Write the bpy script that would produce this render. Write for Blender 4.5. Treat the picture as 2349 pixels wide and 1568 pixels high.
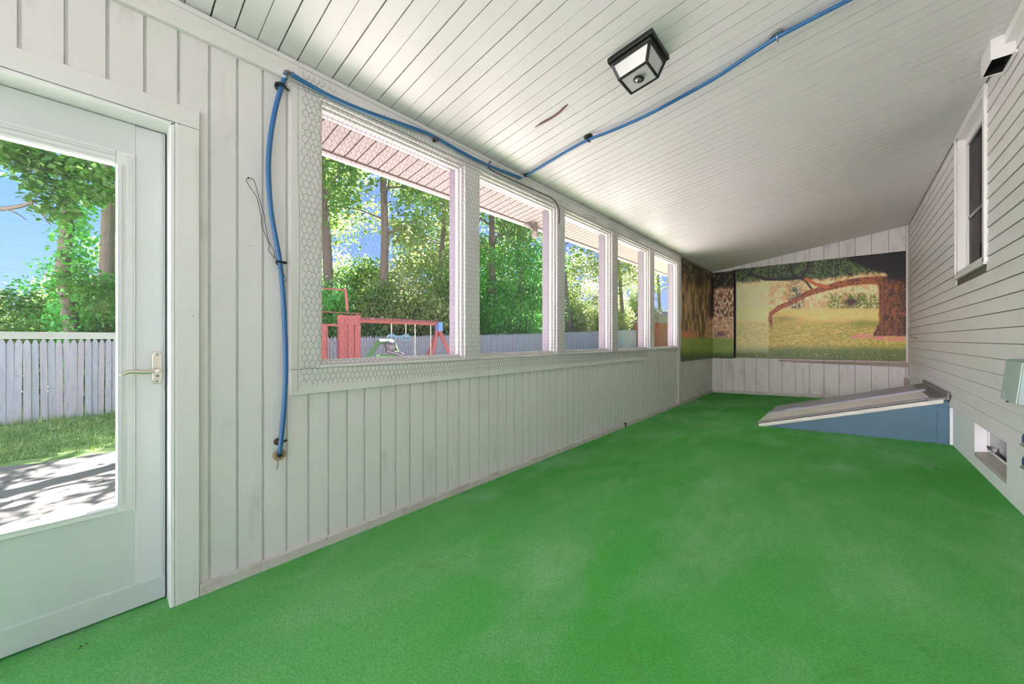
import bpy, math, random
import numpy as np
from mathutils import Vector, Matrix

for o in list(bpy.data.objects):
    bpy.data.objects.remove(o)
SC = bpy.context.scene
COL = SC.collection
R = math.radians

# ------------------------------------------------------------------ camera
F, CX, YC, V1, H = 855.0, 1174.5, 778.0, 1940.7, 1.11      # pixels of the 2349x1568 frame, metres
YAW = math.atan2(V1 - CX, F); CC, SS = math.cos(YAW), math.sin(YAW)
cam = bpy.data.cameras.new('camera'); cam.sensor_width = 36.0; cam.sensor_fit = 'HORIZONTAL'
cam.lens = F / 2349 * 36.0; cam.shift_y = (YC - 784.0) / 2349.0
cam.clip_start = 0.02; cam.clip_end = 500
cam_o = bpy.data.objects.new('camera', cam); COL.objects.link(cam_o)
cam_o.location = (0, 0, H); cam_o.rotation_euler = (R(90), 0, YAW)
SC.camera = cam_o

# ------------------------------------------------------------------ sky, sun, exposure
SKY, SUN, EXPO = 0.155, 14.0, 3.17
w = bpy.data.worlds.new('world'); SC.world = w; w.use_nodes = True
nt = w.node_tree; nt.nodes.clear()
tc = nt.nodes.new('ShaderNodeTexCoord'); sx = nt.nodes.new('ShaderNodeSeparateXYZ'); nt.links.new(tc.outputs['Generated'], sx.inputs[0])
sky = nt.nodes.new('ShaderNodeValToRGB'); el = sky.color_ramp.elements          # clear sky: pale at the horizon, deep blue overhead
el[0].position = 0.0; el[0].color = (.45, .68, 1.0, 1); el[1].position = 1.0; el[1].color = (.10, .27, .80, 1)
e_ = el.new(.22); e_.color = (.26, .50, 1.0, 1); e_ = el.new(.5); e_.color = (.20, .44, 1.0, 1)
nt.links.new(sx.outputs['Z'], sky.inputs[0])
bg = nt.nodes.new('ShaderNodeBackground'); bg.inputs[1].default_value = SKY
wo = nt.nodes.new('ShaderNodeOutputWorld')
nt.links.new(sky.outputs[0], bg.inputs[0]); nt.links.new(bg.outputs[0], wo.inputs[0])
sl = bpy.data.lights.new('sun', 'SUN'); sl.energy = SUN; sl.angle = R(0.6); sl.color = (1.0, 0.96, 0.955)
so = bpy.data.objects.new('sun', sl); COL.objects.link(so)
so.rotation_euler = Vector((0.27, -0.52, -0.81)).to_track_quat('-Z', 'Y').to_euler()
so.location = (-20, 15, 40)
vs = SC.view_settings
vs.view_transform = 'Standard'; vs.look = 'None'; vs.exposure = EXPO; vs.gamma = 1.0; vs.use_curve_mapping = False

# ------------------------------------------------------------------ room numbers (metres)
XL, XR, YF, YB = -2.09, 0.75, 8.63, -2.5
def zc(x): return 2.52 + 0.144 * (x - XL)          # ceiling
def zf(x): return 0.038 * (x - XL) if x > XL else 0.0   # carpet
def ray(px, py):
    u, v = (px - CX) / F, (YC - py) / F
    return np.array([-SS + u * CC, CC + u * SS, v])
O = np.array([0, 0, H])
def on_x(px, py, X): r = ray(px, py); return O + r * (X / r[0])
def on_y(px, py, Y): r = ray(px, py); return O + r * (Y / r[1])
def on_z(px, py, Z): r = ray(px, py); return O + r * ((Z - H) / r[2])
def on_c(px, py, off=0.0):
    r = ray(px, py); return O + r * ((2.52 - off - 0.144 * XL - H) / (r[2] - 0.144 * r[0]))
def at_t(px, t, z=0.0): r = ray(px, YC); return (r[0] * t, r[1] * t, z)
def to_px(x, y, z):
    d = -SS * x + CC * y; a = CC * x + SS * y
    return CX + F * a / d, YC - F * (z - H) / d

# ------------------------------------------------------------------ mesh helpers
ORG = {}
def tag(o, label=None, cat=None, group=None, kind=None):
    if label: o['label'] = label
    if cat: o['category'] = cat
    if group: o['group'] = group
    if kind: o['kind'] = kind
    return o
def empty(name, loc, label=None, cat=None, group=None, kind=None):
    o = bpy.data.objects.new(name, None); COL.objects.link(o); o.location = loc; o.empty_display_size = 0.1
    ORG[o.name] = Vector(loc); return tag(o, label, cat, group, kind)
class MB:
    def __init__(s): s.v = []; s.f = []
    def add(s, v, f):
        n = len(s.v); s.v += [tuple(map(float, p)) for p in v]; s.f += [tuple(i + n for i in q) for q in f]; return s
    def box(s, x0, x1, y0, y1, z0, z1):
        return s.add([(x0,y0,z0),(x1,y0,z0),(x1,y1,z0),(x0,y1,z0),(x0,y0,z1),(x1,y0,z1),(x1,y1,z1),(x0,y1,z1)],
                     [(0,3,2,1),(4,5,6,7),(0,1,5,4),(1,2,6,5),(2,3,7,6),(3,0,4,7)])
    def hexa(s, p): return s.add(p, [(0,3,2,1),(4,5,6,7),(0,1,5,4),(1,2,6,5),(2,3,7,6),(3,0,4,7)])
    def ceilbox(s, x0, x1, y0, y1, d0, d1):
        """slab hung parallel to the ceiling, d0 above it .. d1 below it"""
        return s.hexa([(x0,y0,zc(x0)-d1),(x1,y0,zc(x1)-d1),(x1,y1,zc(x1)-d1),(x0,y1,zc(x0)-d1),
                       (x0,y0,zc(x0)+d0),(x1,y0,zc(x1)+d0),(x1,y1,zc(x1)+d0),(x0,y1,zc(x0)+d0)])
    def prism(s, poly, axis, a, b):
        """polygon of 2-tuples extruded along axis 0/1/2 from a to b"""
        def mk(p, h):
            q = list(p); q.insert(axis, h); return tuple(q)
        n = len(poly); v = [mk(p, a) for p in poly] + [mk(p, b) for p in poly]
        f = [tuple(range(n))[::-1], tuple(range(n, 2*n))] + [(i, (i+1) % n, n+(i+1) % n, n+i) for i in range(n)]
        return s.add(v, f)
    def tube(s, pts, r, k=8, caps=True):
        pts = [Vector(p) for p in pts]; n = len(pts)
        rr = r if isinstance(r, (list, tuple)) else [r]*n
        t0 = (pts[1]-pts[0]).normalized(); up = Vector((0,0,1)) if abs(t0.z) < .9 else Vector((1,0,0))
        nrm = t0.cross(up).normalized(); base = len(s.v); vv = []
        for i in range(n):
            t = ((pts[min(i+1,n-1)]-pts[max(i-1,0)])).normalized()
            nrm = (nrm - t*nrm.dot(t)).normalized(); b = t.cross(nrm)
            for j in range(k):
                a = 2*math.pi*j/k; vv.append(pts[i] + (nrm*math.cos(a)+b*math.sin(a))*rr[i])
        ff = [(i*k+j, i*k+(j+1) % k, (i+1)*k+(j+1) % k, (i+1)*k+j) for i in range(n-1) for j in range(k)]
        if caps: ff += [tuple(range(k))[::-1], tuple(range((n-1)*k, n*k))]
        return s.add(vv, ff)
    def lathe(s, c, axis, prof, k=16):
        """profile (radius, along axis) round axis direction at c"""
        ax = Vector(axis).normalized(); u = ax.orthogonal().normalized(); w_ = ax.cross(u); c = Vector(c); vv = []
        for r_, a_ in prof:
            for j in range(k):
                t = 2*math.pi*j/k; vv.append(c + ax*a_ + (u*math.cos(t)+w_*math.sin(t))*r_)
        n = len(prof)
        ff = [(i*k+j, i*k+(j+1) % k, (i+1)*k+(j+1) % k, (i+1)*k+j) for i in range(n-1) for j in range(k)]
        ff += [tuple(range(k))[::-1], tuple(range((n-1)*k, n*k))]
        return s.add(vv, ff)
    def build(s, name, mat, parent=None, smooth=False, bevel=0.0, label=None, cat=None, group=None, kind=None):
        me = bpy.data.meshes.new(name); V = np.array(s.v)
        if parent is not None: org = ORG[parent.name]
        else:
            lo, hi = V.min(0), V.max(0); org = Vector(((lo[0]+hi[0])/2, (lo[1]+hi[1])/2, lo[2]))
        V = V - np.array(org)
        me.from_pydata(V.tolist(), [], s.f); me.materials.append(mat); me.update()
        if smooth: me.polygons.foreach_set('use_smooth', [True]*len(me.polygons))
        o = bpy.data.objects.new(name, me); COL.objects.link(o); o.parent = parent
        if parent is None: o.location = org
        ORG[o.name] = Vector(org)
        if bevel:
            m = o.modifiers.new('bevel', 'BEVEL'); m.width = bevel; m.segments = 2; m.limit_method = 'ANGLE'
        return tag(o, label, cat, group, kind)
def box(*a): return MB().box(*a)
def smooth_path(pts, n=6):
    """Catmull-Rom through points"""
    P = [Vector(p) for p in pts]; P = [P[0]*2-P[1]] + P + [P[-1]*2-P[-2]]; out = []
    for i in range(1, len(P)-2):
        for k in range(n):
            t = k/n; a, b, c, d = P[i-1], P[i], P[i+1], P[i+2]
            out.append(0.5*((2*b)+(c-a)*t+(2*a-5*b+4*c-d)*t*t+(3*b-a-3*c+d)*t**3))
    out.append(P[-2]); return out
def np_mesh(name, V, Fq, mat, col=None, smooth=False):
    V = np.asarray(V, np.float32); Fq = np.asarray(Fq, np.int32); k = Fq.shape[1]
    me = bpy.data.meshes.new(name); me.vertices.add(len(V)); me.vertices.foreach_set('co', V.ravel())
    me.loops.add(Fq.size); me.loops.foreach_set('vertex_index', Fq.ravel())
    me.polygons.add(len(Fq)); me.polygons.foreach_set('loop_start', np.arange(0, Fq.size, k, dtype=np.int32))
    me.polygons.foreach_set('loop_total', np.full(len(Fq), k, np.int32))
    if smooth: me.polygons.foreach_set('use_smooth', np.ones(len(Fq), bool))
    me.update(); me.validate(); me.materials.append(mat)
    if col is not None:
        a = me.color_attributes.new('paint', 'FLOAT_COLOR', 'POINT')
        a.data.foreach_set('color', np.concatenate([col, np.ones((len(col), 1))], 1).astype(np.float32).ravel())
    return me
def link_mesh(name, me, parent=None, loc=(0,0,0)):
    o = bpy.data.objects.new(name, me); COL.objects.link(o); o.parent = parent; o.location = loc
    ORG[o.name] = (ORG[parent.name] if parent else Vector((0,0,0))) + Vector(loc); return o
def copy_tree(o, parent=None):
    c = o.copy(); COL.objects.link(c); c.parent = parent
    for ch in list(o.children): copy_tree(ch, c)
    return c

# ------------------------------------------------------------------ materials
def lin(c): return tuple(((v/255)/12.92 if v/255 <= .04045 else ((v/255+.055)/1.055)**2.4) for v in c)
def srgb(*c): return lin(c) + (1.0,)
class NT:
    def __init__(s, name):
        s.m = bpy.data.materials.new(name); s.m.use_nodes = True; s.t = s.m.node_tree; s.t.nodes.clear()
        s.out = s.n('ShaderNodeOutputMaterial')
    def n(s, kind, **kw):
        x = s.t.nodes.new(kind)
        for k, v in kw.items():
            if k in x.inputs.keys(): x.inputs[k].default_value = v
            else: setattr(x, k, v)
        return x
    def l(s, a, b): s.t.links.new(a, b)
    def pos(s, scale=(1,1,1), obj=False):
        if obj: c = s.n('ShaderNodeTexCoord').outputs['Object']
        else: c = s.n('ShaderNodeNewGeometry').outputs['Position']
        m = s.n('ShaderNodeMapping'); m.inputs['Scale'].default_value = scale; s.l(c, m.inputs[0]); return m.outputs[0]
    def noise(s, vec, scale, detail=4, rough=.55, dist=0):
        x = s.n('ShaderNodeTexNoise'); x.inputs['Scale'].default_value = scale; x.inputs['Detail'].default_value = detail
        x.inputs['Roughness'].default_value = rough; x.inputs['Distortion'].default_value = dist; s.l(vec, x.inputs['Vector']); return x.outputs['Fac']
    def ramp(s, fac, stops):
        x = s.n('ShaderNodeValToRGB'); e = x.color_ramp.elements
        while len(e) < len(stops): e.new(0.5)
        for q, (p, c) in zip(e, stops): q.position = p; q.color = c if len(c) == 4 else tuple(c)+(1,)
        s.l(fac, x.inputs[0]); return x.outputs[0]
    def mix(s, fac, a, b, mode='MIX'):
        x = s.n('ShaderNodeMix', data_type='RGBA', blend_type=mode)
        for sock, v in ((x.inputs[0], fac), (x.inputs[6], a), (x.inputs[7], b)):
            if hasattr(v, 'links'): s.l(v, sock)
            else: sock.default_value = v
        return x.outputs[2]
    def bsdf(s, color, rough=.6, metal=0.0, spec=.5, bump=None, bstr=.2, bdist=.01, **kw):
        b = s.n('ShaderNodeBsdfPrincipled')
        for k, v in (('Base Color', color), ('Roughness', rough)):
            if hasattr(v, 'links'): s.l(v, b.inputs[k])
            else: b.inputs[k].default_value = v
        b.inputs['Metallic'].default_value = metal; b.inputs['Specular IOR Level'].default_value = spec
        for k, v in kw.items(): b.inputs[k].default_value = v
        if bump is not None:
            q = s.n('ShaderNodeBump'); q.inputs['Strength'].default_value = bstr; q.inputs['Distance'].default_value = bdist
            s.l(bump, q.inputs['Height']); s.l(q.outputs[0], b.inputs['Normal'])
        s.l(b.outputs[0], s.out.inputs[0]); return s.m
BW = lambda a, b: [(a, (0,0,0,1)), (b, (1,1,1,1))]
def painted(name, base, dirt, lo=.60, hi=.80, rough=.55, stretch=(1,1,.25), spec_amt=.5, spots=.73):
    """painted surface: soft broad grime, small scuffs and specks"""
    t = NT(name); p = t.pos(); ps = t.pos(stretch)
    a = t.noise(ps, 9, 6, .65); g = t.ramp(a, BW(lo, hi))
    c = t.mix(t.noise(p, 1.3, 3), base, tuple(v*.93 for v in base[:3])+(1,))
    gm = t.n('ShaderNodeMath', operation='MULTIPLY'); t.l(g, gm.inputs[0]); gm.inputs[1].default_value = spec_amt
    c = t.mix(gm.outputs[0], c, dirt)
    sp = t.ramp(t.noise(p, 55, 3, .6), BW(spots, spots+.04))
    sm = t.n('ShaderNodeMath', operation='MULTIPLY'); t.l(sp, sm.inputs[0]); sm.inputs[1].default_value = .75
    c = t.mix(sm.outputs[0], c, tuple(v*.45 for v in dirt[:3])+(1,))
    return t.bsdf(c, rough, bump=t.noise(ps, 60, 3), bstr=.12, bdist=.004)
def plain(name, c, rough=.5, metal=0., spec=.5, var=.12, sc=20, bs=0.08):
    t = NT(name); p = t.pos(); n = t.noise(p, sc, 3)
    col = t.mix(n, c, tuple(max(0, v*(1-2*var)) for v in c[:3])+(1,))
    return t.bsdf(col, rough, metal, spec, bump=n, bstr=bs, bdist=.003)

M = {}
M['paint'] = painted('white_wall_paint', (.80,.77,.765,1), (.42,.38,.33,1), .58, .85)
M['trim'] = painted('white_trim_paint', (.81,.785,.775,1), (.40,.36,.31,1), .58, .85, spots=.705)
M['paint_far'] = painted('weathered_white_paint', (.80,.77,.76,1), (.36,.31,.26,1), .50, .78, spec_amt=.6, spots=.70)
M['joint'] = plain('dark_joint', (.16,.135,.12,1), .85); M['groove'] = plain('groove_paint', (.66,.65,.63,1), .7)
M['baseb'] = painted('scuffed_baseboard_paint', (.66,.62,.58,1), (.34,.26,.21,1), .48, .7, stretch=(1,1,1), spots=.68)
M['vinyl'] = painted('white_vinyl_ceiling', (.79,.775,.785,1), (.55,.53,.50,1), .62, .9, .42, (.3,1,1), .25, .80)
M['ceil_back'] = plain('ceiling_joint_dark', (.22,.21,.20,1), .8)
M['siding'] = painted('white_vinyl_siding', (.88,.855,.865,1), (.52,.47,.40,1), .55, .85, .45, (1,.3,1), .35, .78)
M['found'] = painted('painted_block_white', (.91,.92,.96,1), (.52,.53,.53,1), .6, .85, .7, (1,1,1), .3, .79)
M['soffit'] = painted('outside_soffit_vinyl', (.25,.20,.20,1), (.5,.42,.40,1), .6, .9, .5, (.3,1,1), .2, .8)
M['jamb'] = plain('lilac_grey_outer_jamb', (.29,.27,.30,1), .5, var=.06)
M['pvc'] = plain('white_pvc', (.86,.86,.85,1), .3, var=.02)
M['door'] = plain('door_paint', (.72,.735,.735,1), .4, var=.025, sc=4)
M['kick'] = plain('door_panel_paint', (.64,.70,.675,1), .4, var=.03, sc=3)
M['rubber'] = plain('black_rubber', (.02,.02,.02,1), .6)
M['black'] = plain('black_metal', (.012,.011,.011,1), .42)
M['nickel'] = plain('brushed_nickel', (.72,.68,.60,1), .22, 1.0, var=.06)
M['steel'] = plain('grey_steel', (.45,.45,.46,1), .35, 1.0)
M['hose'] = plain('blue_hose', (.028,.15,.36,1), .38, var=.08)
M['wire'] = plain('galvanised_wire', (.30,.29,.27,1), .5, .6)
M['darkwire'] = plain('dark_wire', (.06,.05,.045,1), .5, .4)
M['rust'] = plain('rusty_metal', (.12,.06,.035,1), .8, .2, var=.35, sc=120)
M['foam'] = plain('tan_caulk', (.55,.38,.22,1), .8, var=.25, sc=80)
M['brown'] = plain('brown_cable', (.16,.09,.08,1), .6)
M['frost'] = plain('frosted_glass', (.60,.615,.605,1), .25, var=.02)
M['teal'] = None
t = NT('blue_painted_steel'); p = t.pos(); n = t.noise(p, 5, 5)
c = t.mix(n, (.075,.165,.255,1), (.10,.205,.30,1)); ch = t.ramp(t.noise(p, 38, 4, .7), BW(.72, .74))
M['teal'] = t.bsdf(t.mix(ch, c, (.42,.44,.36,1)), .5, bump=n, bstr=.1)
t = NT('beige_painted_door'); p = t.pos((.25,1,1)); n = t.noise(p, 14, 6, .7)
M['beige'] = t.bsdf(t.mix(t.ramp(n, BW(.45,.75)), (.86,.82,.76,1), (.62,.59,.56,1)), .55, bump=n, bstr=.1)
M['greymetal'] = plain('lavender_grey_steel', (.42,.43,.52,1), .5, var=.1, sc=12)
M['edgemetal'] = plain('dull_edge_steel', (.28,.27,.28,1), .5, .3, var=.2, sc=30)
M['ebox'] = plain('grey_green_enamel', (.46,.56,.53,1), .5, var=.08, sc=8)
M['ebox2'] = plain('grey_green_cover', (.36,.46,.46,1), .5, var=.08, sc=8)
M['dark'] = plain('dark_cavity', (.012,.012,.012,1), .9)
M['valve'] = plain('blue_valve_handle', (.03,.07,.30,1), .4)
M['ledge'] = plain('bare_wood_ledge', (.50,.40,.33,1), .65, var=.2, sc=30)
M['curtain'] = plain('brown_curtain', (.42,.27,.21,1), .8, var=.2, sc=10)
def glass(name, tint, refl=.06):
    t = NT(name); a = t.n('ShaderNodeBsdfTransparent'); a.inputs[0].default_value = tint
    b = t.n('ShaderNodeBsdfGlossy'); b.inputs['Roughness'].default_value = .02; b.inputs['Color'].default_value = (1,1,1,1)
    lw = t.n('ShaderNodeLayerWeight'); pw = t.n('ShaderNodeMath', operation='POWER'); t.l(lw.outputs['Facing'], pw.inputs[0]); pw.inputs[1].default_value = 5
    fr = t.n('ShaderNodeMath', operation='MULTIPLY_ADD'); t.l(pw.outputs[0], fr.inputs[0]); fr.inputs[1].default_value = refl*10; fr.inputs[2].default_value = .02
    m = t.n('ShaderNodeMixShader'); t.l(fr.outputs[0], m.inputs[0]); t.l(a.outputs[0], m.inputs[1]); t.l(b.outputs[0], m.inputs[2])
    t.l(m.outputs[0], t.out.inputs[0]); return t.m
M['glass'] = glass('window_glass', (.95,.90,.95,1))
M['doorglass'] = glass('door_glass', (.96,.97,.97,1))
M['darkglass'] = plain('dark_window_glass', (.03,.028,.028,1), .08)
M['bglass'] = plain('frosted_basement_glass', (.42,.38,.44,1), .2, var=.1)
# green turf carpet
t = NT('green_turf_carpet'); p = t.pos(); ps = t.pos((1,.55,1))
big = t.noise(p, .55, 4, .6, .4); mid = t.noise(ps, 2.2, 5, .6); fib = t.noise(p, 120, 3, .75); fib2 = t.noise(p, 420, 2, .6)
c = t.mix(t.ramp(big, BW(.36,.66)), (.115,.64,.10,1), (.25,.80,.23,1))
c = t.mix(t.ramp(mid, BW(.48,.75)), c, (.36,.82,.37,1))
br = t.ramp(t.noise(p, 3.1, 4, .6, .5), BW(.62,.78)); bm = t.n('ShaderNodeMath', operation='MULTIPLY'); t.l(br, bm.inputs[0]); bm.inputs[1].default_value = .38
c = t.mix(bm.outputs[0], c, (.19,.33,.06,1))
c = t.mix(t.ramp(fib, BW(.36,.62)), t.mix(.32, c, (.02,.24,.02,1)), c)
fl = t.ramp(t.noise(p, 260, 2, .5), BW(.70,.78)); c = t.mix(fl, c, (.50,.82,.50,1))
add = t.n('ShaderNodeMath', operation='ADD'); t.l(fib, add.inputs[0]); t.l(fib2, add.inputs[1])
M['turf'] = t.bsdf(c, .95, spec=.08, bump=add.outputs[0], bstr=.9, bdist=.014)
# outdoors
t = NT('asphalt_patio'); p = t.pos(); v = t.n('ShaderNodeTexVoronoi', feature='DISTANCE_TO_EDGE'); v.inputs['Scale'].default_value = 1.1
d = t.n('ShaderNodeMapping'); t.l(p, d.inputs[0]); nn = t.n('ShaderNodeTexNoise'); nn.inputs['Scale'].default_value = 2.2; t.l(p, nn.inputs['Vector'])
vm = t.n('ShaderNodeVectorMath', operation='ADD'); sc_ = t.n('ShaderNodeVectorMath', operation='SCALE'); sc_.inputs['Scale'].default_value = .7
t.l(nn.outputs['Color'], sc_.inputs[0]); t.l(p, vm.inputs[0]); t.l(sc_.outputs[0], vm.inputs[1]); t.l(vm.outputs[0], v.inputs['Vector'])
cr = t.ramp(v.outputs[0], BW(0.0, .018)); n = t.noise(p, 40, 5, .7)
c = t.mix(n, (.10,.088,.08,1), (.17,.15,.14,1)); c = t.mix(cr, (.03,.027,.024,1), c)
M['patio'] = t.bsdf(c, .9, bump=n, bstr=.3)
M['bounce_wall'] = plain('white_bounce_paint', (.88,.82,.83,1), .7, var=.03, sc=3); M['concrete'] = plain('pale_concrete', (.20,.19,.178,1), .85, var=.08, sc=6); M['path'] = plain('bounce_path_concrete', (.35,.33,.32,1), .85, var=.06, sc=6)
t = NT('lawn_soil'); p = t.pos(); n = t.noise(p, 3, 5, .65)
M['lawn'] = t.bsdf(t.ramp(n, [(.3, (.08,.16,.04,1)), (.55, (.18,.26,.09,1)), (.75, (.32,.30,.16,1))]), .95, spec=.1)
def leafy(name, stops, trans=.45):
    t = NT(name); p = t.pos(); n = t.noise(p, 1.1, 3, .6); n2 = t.noise(p, 14, 2)
    oi = t.n('ShaderNodeObjectInfo'); a = t.n('ShaderNodeMath', operation='MULTIPLY_ADD'); t.l(n2, a.inputs[0]); a.inputs[1].default_value = .6; t.l(n, a.inputs[2])
    b = t.n('ShaderNodeMath', operation='MULTIPLY_ADD'); t.l(oi.outputs['Random'], b.inputs[0]); b.inputs[1].default_value = .25; t.l(a.outputs[0], b.inputs[2])
    q = t.n('ShaderNodeMath', operation='SUBTRACT'); t.l(b.outputs[0], q.inputs[0]); q.inputs[1].default_value = .42
    c = t.ramp(q.outputs[0], stops)
    df = t.n('ShaderNodeBsdfDiffuse'); tr = t.n('ShaderNodeBsdfTranslucent'); gl = t.n('ShaderNodeBsdfGlossy'); gl.inputs['Roughness'].default_value = .45
    t.l(c, df.inputs[0]); hs = t.n('ShaderNodeHueSaturation'); hs.inputs['Hue'].default_value = .485; hs.inputs['Value'].default_value = 1.3; t.l(c, hs.inputs['Color']); t.l(hs.outputs[0], tr.inputs[0])
    m = t.n('ShaderNodeMixShader'); m.inputs[0].default_value = trans; t.l(df.outputs[0], m.inputs[1]); t.l(tr.outputs[0], m.inputs[2])
    m2 = t.n('ShaderNodeMixShader'); m2.inputs[0].default_value = .06; t.l(m.outputs[0], m2.inputs[1]); t.l(gl.outputs[0], m2.inputs[2])
    t.l(m2.outputs[0], t.out.inputs[0]); return t.m
M['leaf'] = leafy('tree_leaves', [(.1, (.035,.11,.016,1)), (.45, (.10,.25,.04,1)), (.8, (.25,.40,.09,1))])
M['leaf2'] = leafy('pale_leaves', [(.1, (.075,.18,.03,1)), (.5, (.24,.34,.09,1)), (.85, (.44,.48,.20,1))])
M['leaf3'] = leafy('vivid_leaves', [(.1, (.035,.22,.025,1)), (.5, (.09,.42,.06,1)), (.9, (.20,.56,.12,1))])
M['grass'] = leafy('grass_blades', [(.1, (.03,.10,.015,1)), (.5, (.09,.20,.03,1)), (.9, (.22,.28,.08,1))], .3)
t = NT('tree_bark'); p = t.pos((1,1,.25)); n = t.noise(p, 22, 6, .7)
M['bark'] = t.bsdf(t.mix(n, (.07,.052,.042,1), (.27,.215,.18,1)), .95, bump=n, bstr=.8, bdist=.02)
t = NT('weathered_fence_wood'); p = t.pos((1,1,.12)); n = t.noise(p, 26, 6, .7); oi = t.n('ShaderNodeObjectInfo')
c = t.mix(oi.outputs['Random'], (.26,.295,.335,1), (.33,.29,.31,1)); c = t.mix(t.ramp(n, BW(.4,.75)), c, (.20,.20,.23,1))
kn = t.ramp(t.noise(t.pos(), 16, 2), BW(.70,.75)); c = t.mix(kn, c, (.16,.14,.14,1))
M['fence'] = t.bsdf(c, .9, bump=n, bstr=.4)
t = NT('red_stained_wood'); p = t.pos((1,1,.2)); n = t.noise(p, 20, 5, .65)
M['redwood'] = t.bsdf(t.mix(n, (.22,.05,.05,1), (.34,.10,.085,1)), .75, bump=n, bstr=.2)
M['bluemetal'] = plain('blue_bracket', (.10,.25,.55,1), .45)
M['greenplastic'] = plain('green_plastic', (.06,.14,.055,1), .75, spec=.2)
M['greyplastic'] = plain('grey_plastic', (.05,.047,.053,1), .45)
M['cyanplastic'] = plain('pale_blue_plastic', (.16,.30,.36,1), .4)
M['rope'] = plain('pale_rope', (.62,.58,.45,1), .8)
M['orange'] = plain('orange_petal', (.85,.16,.03,1), .5)
M['shed'] = plain('red_shed_boards', (.33,.12,.10,1), .8, var=.15, sc=6)
M['floodlight'] = plain('beige_floodlight', (.20,.17,.155,1), .5)
t = NT('mural_print'); a = t.n('ShaderNodeVertexColor', layer_name='paint'); M['mural'] = t.bsdf(a.outputs[0], .38, spec=.35)

# ================================================================== THE SETTING
# carpeted floor
mb = MB(); nx, ny = 12, 24
xs = np.linspace(XL-.16, XR+.06, nx); ys = np.linspace(YB, YF+.05, ny)
mb.hexa([(XL-.16,YB,-.12),(XR+.06,YB,-.12),(XR+.06,YF+.05,-.12),(XL-.16,YF+.05,-.12),
         (XL-.16,YB,-.002),(XR+.06,YB,zf(XR+.06)),(XR+.06,YF+.05,zf(XR+.06)),(XL-.16,YF+.05,-.002)])
mb.build('floor', M['turf'], kind='structure', label='worn bright green turf carpet')

# ceiling: dark deck behind, vinyl planks below it
cd = MB().ceilbox(XL-.15, XR+.2, YB, YF+.1, .14, -.016).build('ceiling', M['ceil_back'], kind='structure', label='sloping white vinyl plank ceiling')
CP = .0865; c0 = .335; k0 = int(math.ceil((YB-c0)/CP)); k1 = int((YF-c0)/CP)
for k in range(k0, k1+1):
    ga = (.0065, .0055, .0030)[k % 3]; gb = (.0065, .0055, .0030)[(k+1) % 3]
    MB().ceilbox(XL+.002, XR-.012, c0+k*CP+ga/2, min(c0+(k+1)*CP-gb/2, YF-.002), .016, 0).build('plank', M['vinyl'], cd)
roof = MB().ceilbox(-2.78, XR+.25, YB-.3, YF+.6, .30, -.142).build('roof', M['ceil_back'], kind='structure', label='low pitched roof over the porch')

# left wall: structural piers, then grooved boards
OUT = XL-.155
WIN = [(.788,1.798), (1.943,2.963), (3.094,4.097), (4.244,5.244), (5.405,6.46)]
WZ0, WZ1 = .977, 2.385
DY0, DY1, DZ = -.70, .215, 2.005
mb = MB()
mb.box(OUT, XL-.005, DY1, 9.0, -.3, WZ0); mb.box(OUT, XL-.005, YB, 9.0, WZ1, 2.515)
mb.box(OUT, XL-.005, YB, DY0, -.3, WZ1); mb.box(OUT, XL-.005, DY0, DY1, DZ, WZ1); mb.box(OUT, XL-.005, DY0, DY1, -.3, -.004)
edges = [DY1] + [e for p_ in WIN for e in p_] + [9.0]
for a, b in zip(edges[0::2], edges[1::2]): mb.box(OUT, XL-.005, a, b, WZ0, WZ1)
wl = mb.build('wall_left', M['groove'], kind='structure', label='white grooved board wall with the windows')
g0, GP, GW = .3336, .1015, .0105
for k in range(-29, 62):
    a, b = g0+k*GP+GW/2, g0+(k+1)*GP-GW/2
    if b < YB or a > 6.52: continue
    a, b = max(a, YB), min(b, 6.52)
    cen = (a+b)/2
    if cen < DY0-.08: z0, z1 = 0, 2.42
    elif b < .295: z0, z1 = 2.05, 2.42
    elif cen < .70: z0, z1 = .02, 2.42
    else: z0, z1 = .02, .90
    a2 = max(a, .23) if z0 < 1 and cen > 0 else a
    MB().box(XL-.012, XL, a2, b, z0, z1).build('board', M['paint'], wl)
MB().box(XL-.012, XL-.004, 6.55, YF+.05, 0, 2.515).build('mural_panel', M['paint_far'], wl)
MB().box(XL-.012, XL+.012, 6.47, 6.555, 0, 2.47).build('corner_post', M['trim'], wl, bevel=.002)
MB().box(XL-.012, XL+.006, 6.565, 6.64, .95, 2.42).build('post_strip', M['pvc'], wl)
MB().box(XL-.012, XL-.002, 6.555, 6.565, 0, 2.5).build('dark_seam', M['rust'], wl)
# trims of the left wall
TF = XL+.02
def trim(n, *b, mat='trim', label=None): return MB().box(*b).build('trim_%d' % n, M[mat], kind='structure', bevel=.0015, label=label)
trim(1, XL-.01, TF+.004, YB, 6.55, 2.405, 2.505, label='white fascia board under the ceiling')
MB().prism([(XL-.01,2.49),(XL+.033,2.49),(XL+.033,2.512),(XL+.022,2.519),(XL-.01,2.519)], 1, YB, 6.6).build('trim_2', M['trim'], kind='structure', label='thin white crown strip under the ceiling')
trim(3, XL-.01, TF, .652, 5.14, .828, .957, label='white sill apron board below the windows')
trim(4, XL-.01, TF, .652, 6.50, 2.385, 2.402, label='white header board above the windows')
n_ = 5
stiles = [(.652,.788)] + [(WIN[i][1], WIN[i+1][0]) for i in range(4)]
for a, b in stiles:
    trim(n_, XL-.01, TF, a, b, .959, 2.384, label='white mullion board beside a window'); n_ += 1
for a, b in WIN[:4]:
    trim(n_, XL-.01, TF, a, min(b, 5.14), .957, .975, label='narrow white strip below a window'); n_ += 1
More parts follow.
